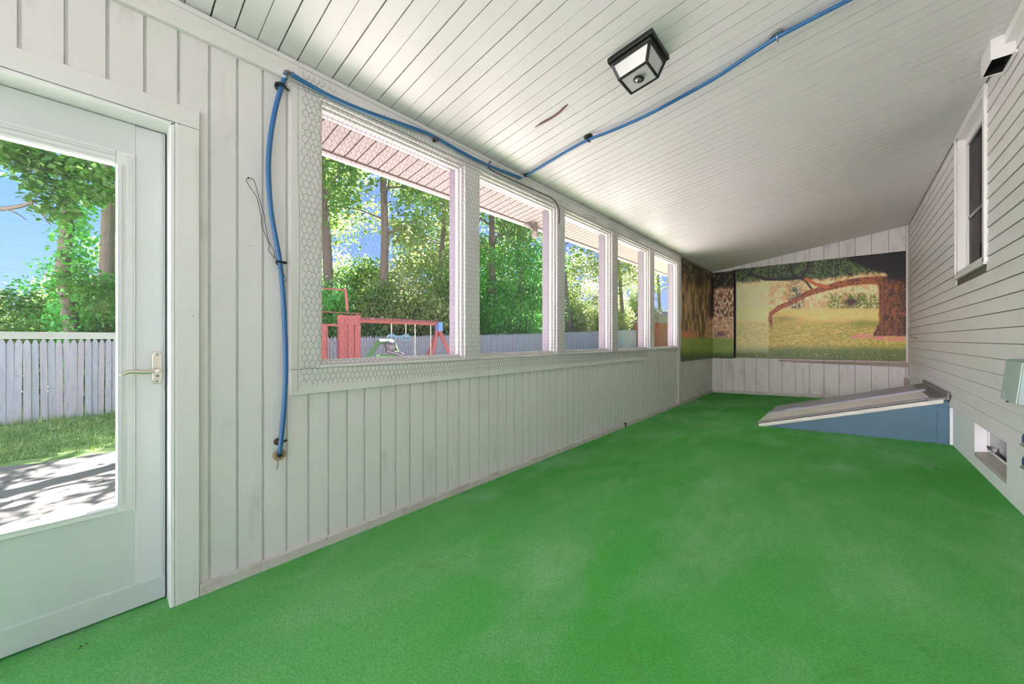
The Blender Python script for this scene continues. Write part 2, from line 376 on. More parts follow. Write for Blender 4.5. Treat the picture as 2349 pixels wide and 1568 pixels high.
trim(n_, XL-.01, XL+.006, 5.15, 6.50, .90, .975, label='plain white sill under the last window'); n_ += 1
# door casing
trim(n_, XL-.01, TF, .219, .296, .003, 2.008, label='white side casing of the door'); n_ += 1
trim(n_, XL-.01, TF, -.9, .297, 2.01, 2.089, label='white head casing of the door'); n_ += 1
jm = MB(); jm.box(XL-.14, TF-.002, DY1-.012, DY1+.003, .0, 2.005); jm.box(XL-.14, TF-.002, DY0, DY1, 1.993, 2.008); jm.box(XL-.14, TF-.002, DY0, DY0+.012, 0, 2.005)
jm.build('trim_%d' % n_, M['pvc'], kind='structure', bevel=.003, label='white door jamb'); n_ += 1
# baseboards
bl = MB().box(XL-.004, XL+.020, .297, 4.44, -.01, .050).build('baseboard_left', M['baseb'], kind='structure', bevel=.003, label='scuffed white baseboard under the windows')
MB().box(XL-.004, XL+.020, 4.50, 6.46, -.01, .052).build('baseboard_piece', M['baseb'], bl, bevel=.003)
MB().box(XL-.004, XL+.016, 6.57, YF, -.01, .060).build('baseboard_piece', M['baseb'], bl, bevel=.003)
MB().box(XL-.004, XL+.010, 4.44, 4.50, -.01, .055).build('rotten_gap', M['rust'], bl)
MB().prism([(XL,-.01),(XR,-.01),(XR,zf(XR)+.055),(XL,.060)], 1, YF-.018, YF+.004).build('baseboard_far', M['baseb'], kind='structure', label='pale baseboard along the far wall')

# windows: stops, sill steps and a pane each
for i, (a, b) in enumerate(WIN):
    wn = empty('window_%d' % (i+1), (XL-.06, (a+b)/2, WZ0), kind='structure', label='fixed porch window pane in white stops')
    xg = XL-.064
    for (d0, d1, wd, nm) in ((XL-.002, XL-.026, .018, 'casing_bead'), (XL-.026, xg+.004, .030, 'inner_stop'), (xg-.004, xg-.03, .024, 'outer_stop')):
        for nm2, bb in (('side', (a, a+wd, WZ0, WZ1)), ('side', (b-wd, b, WZ0, WZ1)), ('head', (a+wd, b-wd, WZ1-wd, WZ1)), ('foot', (a+wd, b-wd, WZ0, WZ0+wd*.8))):
            MB().box(d1, d0, *bb).build(nm, M['trim'] if nm != 'outer_stop' else M['jamb'], wn, bevel=.002)
    MB().box(XL-.03, XL+.03, a-.004, b+.004, WZ0-.016, WZ0-.001).build('sill_lip', M['trim'], wn, bevel=.002)
    MB().box(OUT-.03, xg-.03, a, b, WZ0-.012, WZ0+.004).build('outer_sill', M['trim'], wn)
    for s_ in (a, b):
        e = .004 if s_ == a else -.004
        MB().box(OUT-.002, xg-.03, min(s_, s_+e), max(s_, s_+e), WZ0, WZ1).build('outer_jamb', M['jamb'], wn)
    MB().box(xg-.003, xg+.003, a+.002, b-.002, WZ0+.002, WZ1-.002).build('pane', M['glass'], wn)

# far wall
fw = MB().prism([(XL-.15,-.2),(XR+.2,-.2),(XR+.2,zc(XR+.2)+.02),(XL-.15,zc(XL-.15)+.02)], 1, YF+.008, YF+.12).build('wall_far', M['joint'], kind='structure', label='far end wall of weathered white boards')
FG = .1015*2; fx0 = -1.916; k = -1
while True:
    a, b = fx0+k*FG+.0028, fx0+(k+1)*FG-.0028; k += 1
    if a > XR: break
    a, b = max(a, XL), min(b, .708)
    if b-a < .01: break
    MB().prism([(a,zf(a)),(b,zf(b)),(b,zc(b)-.001),(a,zc(a)-.001)], 1, YF, YF+.012).build('board', M['paint_far'], fw)
MB().prism([(.712,.5),(.742,.5),(.742,zc(.742)),(.712,zc(.712))], 1, YF-.022, YF+.01).build('corner_post', M['trim'], fw, bevel=.002)
MB().prism([(.69,.09),(.80,.09),(.80,.5),(.69,.5)], 1, YF-.012, YF+.01).build('corner_block', M['ledge'], fw)
MB().prism([(.735,.5),(.75,.5),(.75,2.9),(.735,2.9)], 1, YF-.05, YF-.024).build('corner_channel', M['ledge'], fw)

# right wall: block, clapboard courses, foundation
RW = (4.25, 5.17, 1.69, 2.905)     # window opening y0 y1 z0 z1
BWN = (3.83, 4.62, .225, .470)     # basement window
mb = MB()
for bb in ((YB,RW[0],.47,3.1), (RW[1],YF+.1,.47,3.1), (RW[0],RW[1],.47,RW[2]), (RW[0],RW[1],RW[3],3.1)): mb.box(XR, XR+.19, *bb)
mb.box(XR+.09, XR+.19, RW[0], RW[1], RW[2], RW[3])
wr = mb.build('wall_right', M['joint'], kind='structure', label='house wall of white clapboard vinyl siding')
zz = .475; i = 0; SP = .1016
while zz < 2.93:
    top = min(zz+SP, 2.93); pr = .018 if i == 0 else (.0085 if i % 2 == 0 else .007)
    segs = [(YB, YF-.004)]
    if zz < RW[3] and top > RW[2]: segs = [(YB, RW[0]-.03), (RW[1]+.03, YF-.004)]
    for a, b in segs:
        MB().prism([(XR+.004,zz+.002),(XR-pr,zz),(XR-pr-.001,zz+.004),(XR-.003,top-.0045),(XR+.004,top-.0045)], 1, a, b).build('siding_course', M['siding'], wr)
    zz += SP; i += 1
mb = MB(); fxp = XR+.004
for bb in ((YB,BWN[0],-.2,.474), (BWN[1],YF+.1,-.2,.474), (BWN[0],BWN[1],-.2,BWN[2]-.03)): mb.box(fxp, XR+.35, *bb)
mb.box(XR+.16, XR+.35, BWN[0], BWN[1], BWN[2]-.03, .474); mb.box(fxp, XR+.35, BWN[0], BWN[1], .472, .474)
MBf = mb.build('foundation', M['found'], wr)
MB().prism([(fxp,BWN[2]-.03),(XR+.16,BWN[2]-.03),(XR+.16,BWN[2]+.03),(fxp,BWN[2])], 1, BWN[0], BWN[1]).build('sloped_sill', plain('dusty_sill',(.55,.52,.49,1),.8), wr)
bwn = empty('window_6', (XR+.15, 4.22, BWN[2]), kind='structure', label='small basement window in the white foundation')
MB().box(XR+.075, XR+.16, BWN[0]+.02, BWN[1]-.02, BWN[2]+.03, .47).build('pane', M['bglass'], bwn)
for bb in ((BWN[0],BWN[0]+.03,BWN[2]+.02,.472), (BWN[1]-.03,BWN[1],BWN[2]+.02,.472), (BWN[0],BWN[1],BWN[2]+.025,BWN[2]+.055), (BWN[0],BWN[1],.452,.472)):
    MB().box(XR+.066, XR+.16, *bb).build('frame', M['found'], bwn)
MB().box(XR+.058, XR+.07, BWN[0]+.03, BWN[1]-.03, BWN[2]+.052, BWN[2]+.064).build('dark_seal', M['black'], bwn)
MB().box(XR+.05, XR+.07, 4.38, 4.42, BWN[2]+.05, BWN[2]+.085).build('latch', M['steel'], bwn)
# upper house window
hw = empty('window_7', (XR, 4.71, RW[2]), kind='structure', label='tall white framed window with a brown curtain')
y0, y1, z0, z1 = RW
for nm, bb in (('casing', (y0-.045,y0+.004,z0-.03,z1+.02)), ('casing', (y1-.004,y1+.045,z0-.03,z1+.02)), ('casing', (y0,y1,z1-.004,z1+.02)), ('casing', (y0-.03,y1+.03,z0-.045,z0+.004))):
    MB().box(XR-.022, XR+.02, *bb).build(nm, M['pvc'], hw, bevel=.003)
for nm, bb in (('jamb', (y0,y0+.012,z0,z1)), ('jamb', (y1-.05,y1,z0,z1)), ('jamb', (y0,y1,z1-.03,z1)), ('sill', (y0,y1,z0,z0+.02))):
    MB().box(XR-.012, XR+.085, *bb).build(nm, M['siding'], hw)
for nm, bb in (('sash', (y0+.012,y0+.05,z0+.02,z1-.03)), ('sash', (y1-.09,y1-.05,z0+.02,z1-.03)), ('sash', (y0+.05,y1-.09,z1-.10,z1-.03)), ('sash', (y0+.05,y1-.09,z0+.02,z0+.055))):
    MB().box(XR+.035, XR+.07, *bb).build(nm, M['pvc'], hw, bevel=.002)
MB().box(XR+.05, XR+.056, y0+.05, y1-.09, z0+.055, z1-.10).build('pane', glass('house_glass', (.45,.43,.42,1), .015), hw)
MB().box(XR+.045, XR+.062, y0+.05, y1-.09, 2.15, 2.18).build('meeting_rail', M['darkglass'], hw)
mb = MB(); N = 44; yy = np.linspace(y0+.03, y1-.06, N)
vv = [(XR+.076+.008*math.sin(i*1.3)+.004*math.sin(i*.5), y, z) for z in (z0+.03, z1-.06) for i, y in enumerate(yy)]
mb.add(vv, [(i, i+1, N+i+1, N+i) for i in range(N-1)]); mb.build('curtain', M['curtain'], hw, smooth=True)

# outside soffit and eaves of the porch roof
SX0, SX1 = -2.735, OUT
sf = MB().hexa([(SX0,-1.6,zc(SX0)+.012),(SX1,-1.6,zc(SX1)+.012),(SX1,9.2,zc(SX1)+.012),(SX0,9.2,zc(SX0)+.012),
                (SX0,-1.6,zc(SX0)+.03),(SX1,-1.6,zc(SX1)+.03),(SX1,9.2,zc(SX1)+.03),(SX0,9.2,zc(SX0)+.03)]).build('soffit', M['ceil_back'], kind='structure', label='pinkish white soffit under the eaves')
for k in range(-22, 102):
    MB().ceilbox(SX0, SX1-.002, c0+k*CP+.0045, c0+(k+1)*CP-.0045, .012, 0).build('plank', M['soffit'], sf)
MB().ceilbox(SX0-.03, SX0, -1.6, 9.2, .20, .012).build('fascia', M['trim'], sf)
MB().ceilbox(SX0-.005, SX0+.03, -1.6, 9.2, .0, .012).build('edge_channel', M['soffit'], sf)
MB().ceilbox(SX1-.03, SX1, -1.6, 9.2, .0, .012).build('wall_channel', M['soffit'], sf)

# ================================================================== storm door
dr = empty('door_1', (XL-.1, (DY0+DY1)/2, 0), kind='structure', label='white storm door with a tall glass panel')
dx0, dx1 = XL-.125, XL-.088          # slab
sy0, sy1 = DY0+.015, DY1-.016
gy0, gy1, gz0, gz1 = sy0+.155, .0526, .445, 1.812
MB().box(dx0, dx1, gy1+.055, sy1, .006, 1.99).build('stile', M['door'], dr, bevel=.003)
MB().box(dx0, dx1, sy0, gy0-.055, .006, 1.99).build('stile', M['door'], dr, bevel=.003)
MB().box(dx0, dx1, gy0-.055, gy1+.055, gz1+.055, 1.99).build('top_rail', M['door'], dr)
MB().box(dx0, dx1-.004, gy0-.055, gy1+.055, .006, gz0-.03).build('kick_panel', M['kick'], dr)
MB().box(dx0+.004, dx1+.003, sy0, sy1, .006, .105).build('bottom_sweep', M['kick'], dr, bevel=.004)
for nm, bb in (('glass_frame', (gy1,gy1+.055,gz0-.03,gz1+.055)), ('glass_frame', (gy0-.055,gy0,gz0-.03,gz1+.055)), ('glass_frame', (gy0,gy1,gz1,gz1+.055)), ('glass_frame', (gy0,gy1,gz0-.03,gz0))):
    MB().box(dx0, dx1+.006, *bb).build(nm, M['pvc'], dr, bevel=.003)
for bb in ((gy1+.004,gy1+.018,gz0,gz1), (gy1+.030,gy1+.048,gz0-.02,gz1+.045), (gy0,gy1,gz1+.004,gz1+.016), (gy0,gy1,gz1+.03,gz1+.046), (gy0,gy1,gz0-.012,gz0-.004)):
    MB().box(dx1+.004, dx1+.012, *bb).build('frame_bead', M['door'], dr, bevel=.002)
MB().box(dx0+.012, dx1+.002, gy0, gy1+.012, 1.112, 1.137).build('middle_rail', M['pvc'], dr, bevel=.002)
MB().box(dx0+.014, dx0+.018, gy0, gy1, 1.137, gz1).build('pane', M['doorglass'], dr)
MB().box(dx0+.008, dx0+.012, gy0, gy1, gz0, 1.112).build('pane', M['doorglass'], dr)
MB().box(dx0, dx1-.006, sy1, DY1-.0125, 0, 1.99).build('side_seal', M['rubber'], dr)
MB().box(dx0, dx1-.006, sy0, sy1, 1.989, 1.9935).build('top_seal', M['rubber'], dr)
MB().box(dx1-.002, dx1+.006, .186, .190, .1, 1.985).build('edge_bead', M['kick'], dr)
# handle
hy, hz, hx = .172, .99, dx1
hp = MB().prism([(hy-.016,hz-.052),(hy-.008,hz-.068),(hy+.008,hz-.068),(hy+.016,hz-.052),(hy+.016,hz+.052),(hy+.008,hz+.068),(hy-.008,hz+.068),(hy-.016,hz+.052)], 0, hx, hx+.012).build('handle_plate', M['nickel'], dr, bevel=.003)
pts = smooth_path([(hx+.006,hy,hz-.010),(hx+.032,hy,hz-.010),(hx+.042,hy-.012,hz-.012),(hx+.044,hy-.04,hz-.014),(hx+.044,hy-.07,hz-.010),(hx+.044,hy-.092,hz-.013),(hx+.046,hy-.108,hz-.024)], 5)
MB().tube(pts, [.011-.004*i/len(pts) for i in range(len(pts))], 10).build('lever', M['nickel'], hp, smooth=True)
for z_ in (-.056, .056): MB().lathe((hx+.012,hy,hz+z_), (1,0,0), [(.0045,0),(.0045,.0015),(.003,.0025)], 10).build('screw', M['edgemetal'], hp)
MB().lathe((hx+.012,hy+.001,hz-.034), (1,0,0), [(.005,0),(.005,.003),(.003,.0035)], 10).build('lock_button', M['edgemetal'], hp)

# ================================================================== MURAL on the far corner
rng = np.random.default_rng(4)
_tab = rng.random((256, 256))
def vnoise(x, y):
    xi, yi = np.floor(x).astype(int), np.floor(y).astype(int); fx, fy = x-xi, y-yi
    fx, fy = fx*fx*(3-2*fx), fy*fy*(3-2*fy); g = lambda a, b: _tab[a % 256, b % 256]
    return (g(xi,yi)*(1-fx)+g(xi+1,yi)*fx)*(1-fy) + (g(xi,yi+1)*(1-fx)+g(xi+1,yi+1)*fx)*fy
def fbm(x, y, o=4):
    s_, a, tot = 0, 1., 0
    for k in range(o): s_ = s_+a*vnoise(x*2**k+17*k, y*2**k+31*k); tot += a; a *= .6
    return s_/tot
def sst(a, b, x): u = np.clip((x-a)/(b-a), 0, 1); return u*u*(3-2*u)
def blend(C, m, c): return C*(1-m[:, None]) + np.asarray(c)*m[:, None]
def stroke(px, py, pts, w0, w1):
    """soft mask of a tapered stroke through the points"""
    best = np.full(px.shape, 0.); n = len(pts)-1
    for i in range(n):
        (x0,y0),(x1,y1) = pts[i], pts[i+1]; dx, dy = x1-x0, y1-y0; L2 = dx*dx+dy*dy
        u = np.clip(((px-x0)*dx+(py-y0)*dy)/L2, 0, 1); d = np.hypot(px-x0-u*dx, py-y0-u*dy)
        wd = w0+(w1-w0)*(i+u)/n; best = np.maximum(best, 1-sst(wd*.75, wd*1.2, d))
    return best
def K(*c): return np.array(lin(c))
def paint_b(px, py):
    n = fbm(px/9, py/9); f = fbm(px/3.2, py/3.2, 3); g = fbm(px/5, py/1.6, 3)
    C = np.tile(K(236,196,146), (len(px), 1))
    C = blend(C, sst(.45,.6,n)*.8, K(190,150,95)); C = blend(C, sst(.55,.62,f)*.6, K(150,140,80))
    m = sst(1880,1915,px)*sst(668,680,py+8*(n-.5))*(1-sst(2012,2022,px)); C = blend(C, m*sst(.35,.55,f), K(95,112,40))
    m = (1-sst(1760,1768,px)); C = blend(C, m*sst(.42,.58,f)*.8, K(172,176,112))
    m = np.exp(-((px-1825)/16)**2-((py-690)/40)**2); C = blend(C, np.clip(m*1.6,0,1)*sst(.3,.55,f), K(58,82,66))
    m = np.exp(-((px-1952)/14)**2-((py-692)/9)**2); C = blend(C, np.clip(m*1.5,0,1), K(60,40,30))
    C = blend(C, sst(704,712,py+3*(n-.5)), K(222,186,112))
    C = blend(C, sst(704,712,py)*sst(.45,.6,g)*.5, K(180,160,80))
    C = blend(C, sst(728,742,py+6*(n-.5)), K(176,156,76))
    C = blend(C, sst(735,745,py)*sst(.45,.62,g)*.65, K(124,124,48)); C = blend(C, sst(735,745,py)*(1-sst(.3,.45,g))*.5, K(214,184,110))
    m = np.exp(-((px-1800)/38)**2-((py-731)/7)**2); C = blend(C, np.clip(m,0,1)*.7, K(98,98,42))
    m = np.exp(-((px-1985)/34)**2-((py-742)/9)**2); C = blend(C, np.clip(m*1.2,0,1)*.6, K(104,116,40))
    C = blend(C, sst(786,806,py+8*(n-.5)), K(92,106,48)); C = blend(C, sst(795,815,py)*sst(.42,.6,f), K(52,72,34)); C = blend(C, sst(790,810,py)*sst(.6,.7,f)*.6, K(150,160,105))
    m = stroke(px,py,[(1955,772),(1990,770),(2030,776),(2072,778)],5,5)*sst(.35,.5,f); C = blend(C, m, K(208,120,112))
    # canopy
    edge = 640+10*(n-.5)-14*sst(1880,1990,px)+6*sst(1760,1700,px)
    m = 1-sst(edge-5, edge+7, py+14*(f-.5)); C = blend(C, m, K(34,46,26)); C = blend(C, m*sst(.44,.6,f)*.8, K(84,104,52)); C = blend(C, m*(1-sst(.3,.42,f))*.8, K(14,18,12))
    C = blend(C, stroke(px,py,[(1720,628),(1755,640),(1800,640),(1838,637),(1850,620),(1856,602)],4,3), K(22,20,16))
    C = blend(C, stroke(px,py,[(1812,606),(1820,632),(1842,640)],3,3), K(22,20,16)); C = blend(C, stroke(px,py,[(1845,640),(1862,662),(1868,672)],3,2), K(60,36,26))
    # limb and trunk
    limb = stroke(px,py,[(2030,642),(1985,643),(1940,649),(1895,660),(1852,673),(1818,692),(1786,706),(1769,719),(1766,732),(1770,745)],9,3.5)
    C = blend(C, limb, K(150,84,46)); C = blend(C, limb*sst(.48,.6,f), K(92,46,28))
    C = blend(C, stroke(px,py,[(1850,640),(1872,652),(1900,658)],4,4), K(176,92,48))
    le = 2016-12*sst(735,772,py)-8*(1-sst(640,665,py))+4*(n-.5)
    m = sst(le-2, le+2, px)*sst(628,640,py)*(1-sst(768+3*(f-.5), 773, py)); C = blend(C, m, K(112,62,36))
    C = blend(C, m*sst(.46,.62,fbm(px/4,py/14,3)), K(62,34,22)); C = blend(C, m*sst(2055,2078,px)*.85, K(30,18,12)); C = blend(C, m*sst(.6,.7,f)*.5, K(170,96,56))
    m = np.clip(stroke(px,py,[(2090,600),(2020,604),(1960,588),(1940,574)],28,9)+stroke(px,py,[(2060,600),(2055,650)],32,20)*(1-sst(636,654,py)), 0, 1)
    C = blend(C, m, K(10,9,8))
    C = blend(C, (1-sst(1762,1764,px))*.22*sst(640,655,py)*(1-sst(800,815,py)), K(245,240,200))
    return C
def paint_a(px, py, far):
    n = fbm(px/7, py/7); st = fbm(px/2.2, py/22, 4); f = fbm(px/2.6, py/4, 3)
    C = np.tile(K(96,74,52), (len(px), 1)); C = blend(C, sst(.42,.6,st), K(168,138,98)); C = blend(C, (1-sst(.32,.44,st)), K(44,32,24))
    C = blend(C, (1-sst(612,672,py+30*(n-.5)))*.9, K(30,28,18)); C = blend(C, (1-sst(640,680,py))*sst(.55,.68,f), K(140,112,80))
    C = blend(C, np.exp(-((px-1604)/9)**2)*(1-sst(650,672,py))*.9, K(24,32,18))
    C = blend(C, stroke(px,py,[(1638,640),(1634,690),(1632,730)],5,6), K(40,26,22))
    m = sst(1636,1642,px); C = blend(C, m*sst(660,668,py+4*(n-.5)), K(196,150,118)); C = blend(C, m*sst(664,668,py)*sst(.45,.58,f), K(104,66,48)); C = blend(C, m*sst(664,668,py)*(1-sst(.3,.42,f)), K(236,204,176))
    C = blend(C, m*(1-sst(655,664,py+5*(f-.5))), K(24,24,18)); C = blend(C, m*(1-sst(655,664,py))*sst(.56,.68,f)*.7, K(110,92,66))
    m = sst(722,742,py+20*(n-.5))*sst(1612,1634,px); C = blend(C, m, K(204,168,128)); C = blend(C, m*sst(.5,.6,f), K(150,110,96)); C = blend(C, np.exp(-((px-1652)/14)**2-((py-766)/7)**2), K(96,66,84))
    C = blend(C, sst(752,764,py+6*(n-.5))*(1-sst(1590,1608,px)), K(176,112,84))
    C = blend(C, sst(770,780,py+5*(n-.5)), K(118,142,62)); g = fbm(px/5, py/1.6, 3); C = blend(C, sst(775,782,py)*sst(.45,.6,g)*.6, K(150,160,84)); C = blend(C, sst(796,822,py+10*(n-.5)), K(56,76,36))
    return C
def sheet(name, u0, u1, z0f, z1f, axis, fixed, nu, nv, painter, parent, bulge=.0):
    u = np.linspace(u0, u1, nu); v = np.linspace(0, 1, nv); U, Vv = np.meshgrid(u, v); s_ = (U-u0)/(u1-u0)
    Z = z0f(U)*(1-Vv)+z1f(U)*Vv
    off = fixed + bulge*np.sin(s_*9)*.5
    X, Y = (U, off) if axis == 1 else (off, U)
    V = np.stack([X.ravel(), Y.ravel(), Z.ravel()], 1)
    px, py = to_px(V[:,0], V[:,1], V[:,2]); C = np.clip(painter(px, py)*1.7, 0, .92)
    idx = np.arange(nu*nv).reshape(nv, nu)
    Fq = np.stack([idx[:-1,:-1], idx[:-1,1:], idx[1:,1:], idx[1:,:-1]], -1).reshape(-1, 4)
    if axis == 0: Fq = Fq[:, ::-1]
    me = np_mesh(name, V-np.array(ORG[parent.name]), Fq, M['mural'], C)
    o = link_mesh(name, me, parent); mo = o.modifiers.new('thick', 'SOLIDIFY'); mo.thickness = .002; mo.offset = 0; return o
mr = empty('wall_mural', (-.46, YF-.01, .74), 'printed park mural of a meadow under a great tree, on far wall', 'mural')
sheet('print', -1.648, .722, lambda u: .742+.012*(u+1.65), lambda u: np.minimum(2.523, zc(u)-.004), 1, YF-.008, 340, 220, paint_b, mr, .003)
MB().box(-1.66, .725, YF-.007, YF-.004, .745, 2.515).build('backing', M['ledge'], mr)
ma = empty('wall_mural', (XL+.02, 8.3, .73), 'printed mural sheet of hanging willow and flower bed, wrapped round the corner', 'mural')
sheet('print', 6.64, YF-.006, lambda u: .735-.012*(u-6.6)/2, lambda u: np.full_like(u, 2.496), 0, XL+.010, 180, 200, lambda a, b: paint_a(a, b, False), ma, .004)
sheet('print', XL+.010, -1.695, lambda u: np.full_like(u, .722), lambda u: np.full_like(u, 2.50), 1, YF-.010, 70, 200, lambda a, b: paint_a(a, b, True), ma)
MB().box(-1.694, -1.654, YF-.006, YF-.002, .735, 2.515).build('dark_gap', M['dark'], ma)
MB().hexa([(-.95,YF-.05,.70),(.735,YF-.05,.672),(.735,YF,.672),(-.95,YF,.70),(-.95,YF-.05,.724),(.735,YF-.05,.735),(.735,YF,.735),(-.95,YF,.724)]).build('wall_ledge', M['ledge'], bevel=.004,
    label='pinkish bare wood ledge under the right half of the mural', cat='ledge')
MB().box(-.95, .735, YF-.062, YF-.048, .70, .715).build('ledge_bead', M['ledge'], bpy.data.objects['wall_ledge'])

# ================================================================== cellar bulkhead
by0, by1, bym = 5.44, 6.86, 6.14
A, B = (-.80, .082), (.705, .548)     # top slope near side, (x,z)
def zb(x): return A[1]+(B[1]-A[1])*(x-A[0])/(B[0]-A[0])
bk = empty('cellar_bulkhead', (0, 6.15, .06), 'blue steel cellar bulkhead with beige and grey sloping doors', 'bulkhead')
for y_, nm in ((by0, 'side_panel'), (by1-.02, 'side_panel')):
    MB().prism([(-.76,zf(-.76)-.01),(XR,zf(XR)-.01),(XR,.475),(.72,zb(.72)-.03),(-.76,zb(-.76)-.025)], 1, y_, y_+.02).build(nm, M['teal'], bk)
MB().box(.655, .735, by0-.014, by0+.002, zf(.68)-.01, .46).build('wall_flange', M['teal'], bk, bevel=.006)
MB().box(.735, XR+.004, by0-.02, by0+.002, zf(.68)-.01, .46).build('white_edge', M['found'], bk)
def slab(y0, y1, x0, x1, d0, d1): return MB().hexa([(x0,y0,zb(x0)-d1),(x1,y0,zb(x1)-d1),(x1,y1,zb(x1)-d1),(x0,y1,zb(x0)-d1),(x0,y0,zb(x0)+d0),(x1,y0,zb(x1)+d0),(x1,y1,zb(x1)+d0),(x0,y1,zb(x0)+d0)])
slab(by0-.02, by0+.05, -.80, .70, -.008, .05).build('side_rail', M['beige'], bk, bevel=.01)
d1_ = slab(by0+.02, bym-.03, -.81, .62, .014, .0).build('door_leaf', M['beige'], bk, bevel=.004)
slab(by0+.012, by0+.045, -.80, .64, .020, .004).build('edge_strip', M['edgemetal'], d1_, bevel=.004)
d2_ = slab(bym+.05, by1, -.79, .62, .018, .0).build('door_leaf', M['greymetal'], bk, bevel=.004)
slab(bym-.05, bym+.06, -.80, .655, .034, .0).build('centre_lap', M['greymetal'], d2_, bevel=.012)
slab(bym-.055, bym-.015, -.60, -.44, .044, .0).build('handle', M['greymetal'], d2_, bevel=.01)
MB().hexa([(.60,by0-.01,.50),(.735,by0-.01,.53),(.735,by1+.05,.53),(.60,by1+.05,.50),(.60,by0-.01,.528),(.735,by0-.01,.565),(.735,by1+.05,.565),(.60,by1+.05,.528)]).build('header', M['edgemetal'], bk, bevel=.004)
MB().box(.715, .735, by0-.03, by1+.06, .53, .605).build('wall_lip', M['edgemetal'], bk, bevel=.004)
MB().prism([(-.83,zf(-.83)-.005),(-.76,zf(-.76)-.005),(-.76,.07),(-.82,.062)], 1, by0-.01, by1).build('front_rail', M['edgemetal'], bk)

# ================================================================== ceiling lantern
lx, ly = -.868, 2.033; lz = zc(lx)
lf = empty('ceiling_lantern', (lx, ly, lz-.12), 'black square ceiling lantern with frosted white panels', 'lamp')
def cb(hw, d0, d1, nm, mat): MB().ceilbox(lx-hw, lx+hw, ly-hw, ly+hw, -d0, d1).build(nm, mat, lf, bevel=.003)
cb(.126, 0, .026, 'base_plate', M['black']); cb(.112, .026, .040, 'base_step', M['black'])
def lp(sx, sy, h_, hw): x = lx+sx*hw; return Vector((x, ly+sy*hw, zc(x)-h_))
t0_, t1_, ht, hb = .040, .122, .106, .078
cs = [(-1,-1),(1,-1),(1,1),(-1,1)]
for i in range(4):
    a, b = cs[i], cs[(i+1) % 4]
    MB().tube([lp(*a, t0_, ht), lp(*a, t1_, hb)], .0092, 4).build('corner_bar', M['black'], lf)
    MB().tube([lp(*a, t1_, hb), lp(*b, t1_, hb)], .0088, 4).build('bottom_bar', M['black'], lf)
    MB().tube([lp(*a, t0_, ht), lp(*b, t0_, ht)], .007, 4).build('top_bar', M['black'], lf)
    q = [lp(*a, t0_, ht-.004), lp(*b, t0_, ht-.004), lp(*b, t1_, hb-.004), lp(*a, t1_, hb-.004)]
    q2 = [lp(*a, t0_, ht-.007), lp(*b, t0_, ht-.007), lp(*b, t1_, hb-.007), lp(*a, t1_, hb-.007)]
    MB().hexa(q+q2).build('glass_panel', M['frost'], lf)
q = [lp(*c_, t1_+.001, hb-.004) for c_ in cs]; q2 = [lp(*c_, t1_-.003, hb-.004) for c_ in cs]
MB().hexa(q+q2).build('bottom_panel', M['frost'], lf)
kn_ = MB().lathe((lx, ly, zc(lx)-t1_-.001), (-.144,0,-1), [(.031,0),(.031,.005),(.025,.010),(.022,.004)], 24).build('finial', M['black'], lf, smooth=False)
MB().lathe((lx, ly, zc(lx)-t1_-.004), (-.144,0,-1), [(.021,0),(.018,.009),(.011,.012)], 20).build('finial_ring', M['steel'], kn_, smooth=True)
MB().lathe((lx, ly, zc(lx)-t1_-.012), (-.144,0,-1), [(.0095,0),(.008,.006),(.004,.009)], 16).build('finial_tip', M['black'], kn_, smooth=True)
# ================================================================== hose runs with clips
wx = XL+.034
hp1 = [on_x(a, b, wx) for a, b in ((655,172),(650,186),(643,208),(632,248),(621,310),(616,370),(617,425),(622,485),(632,545),(642,600),(648,655),(652,720),(655,800),(655,870),(651,940),(645,1010),(641,1040))]
ho = MB().tube(smooth_path(hp1, 5), .0112, 10).build('air_hose', M['hose'], smooth=True, label='blue hose hanging down the white board wall beside the door', cat='hose')
hp2 = [on_x(a, b, XL+.046) for a, b in ((668,170),(700,189),(760,222),(830,252),(900,277),(960,298),(995,313),(1040,338),(1100,370),(1150,391),(1196,408))]
MB().tube(smooth_path(hp2, 5), .0112, 10).build('air_hose', M['hose'], smooth=True, label='blue hose running above the windows under the ceiling', cat='hose')
hp3 = [on_c(a, b, .022) for a, b in ((1207,404),(1245,380),(1300,347),(1348,321),(1400,301),(1480,266),(1560,224),(1640,179),(1720,126),(1782,86),(1840,55),(1945,1),(2040,-46))]
MB().tube(smooth_path(hp3, 5), .0112, 10).build('air_hose', M['hose'], smooth=True, label='blue hose crossing the ceiling below the lantern', cat='hose')
e = empty('pipe_elbow', on_x(656,166,wx), 'small metal elbow joining the two hoses at top of wall', 'elbow')
pe = [on_x(a, b, wx) for a, b in ((652,184),(654,170),(657,164),(665,167),(676,174))]
MB().tube(smooth_path(pe, 3), .0085, 8).build('elbow_body', M['edgemetal'], e, smooth=True)
for a, b in ((653,178),(671,171)): c_ = on_x(a,b,wx); MB().lathe(c_, (0,.3,-1) if a < 660 else (0,1,-.35), [(.0135,-.006),(.0135,.006)], 12).build('clamp', M['steel'], e)
def clip(px, py, X, label, mat, n=(1,0,0), ring=True, rad=.022, ceil=False):
    c_ = on_c(px, py, .002) if ceil else on_x(px, py, X)
    e = empty('hose_clip', c_, label, 'clip')
    ax = Vector(n)
    MB().lathe(c_, ax, [(rad,0),(rad*.9,.006),(rad*.5,.012)], 14).build('clip_base', mat, e, smooth=True)
    if ring:
        u = Vector((0,1,0)) if not ceil else Vector((0,1,0)); v = ax; cc = Vector(c_)+ax*.022
        MB().tube([cc+(u*math.cos(a)+v*math.sin(a))*.020 for a in np.linspace(0, 2*math.pi, 13)], .0042, 6).build('clip_ring', mat, e, smooth=True)
    return e
c1 = clip(640,200,XL+.004,'black plastic clip holding the hose at the top of the wall',M['rubber'],rad=.021)
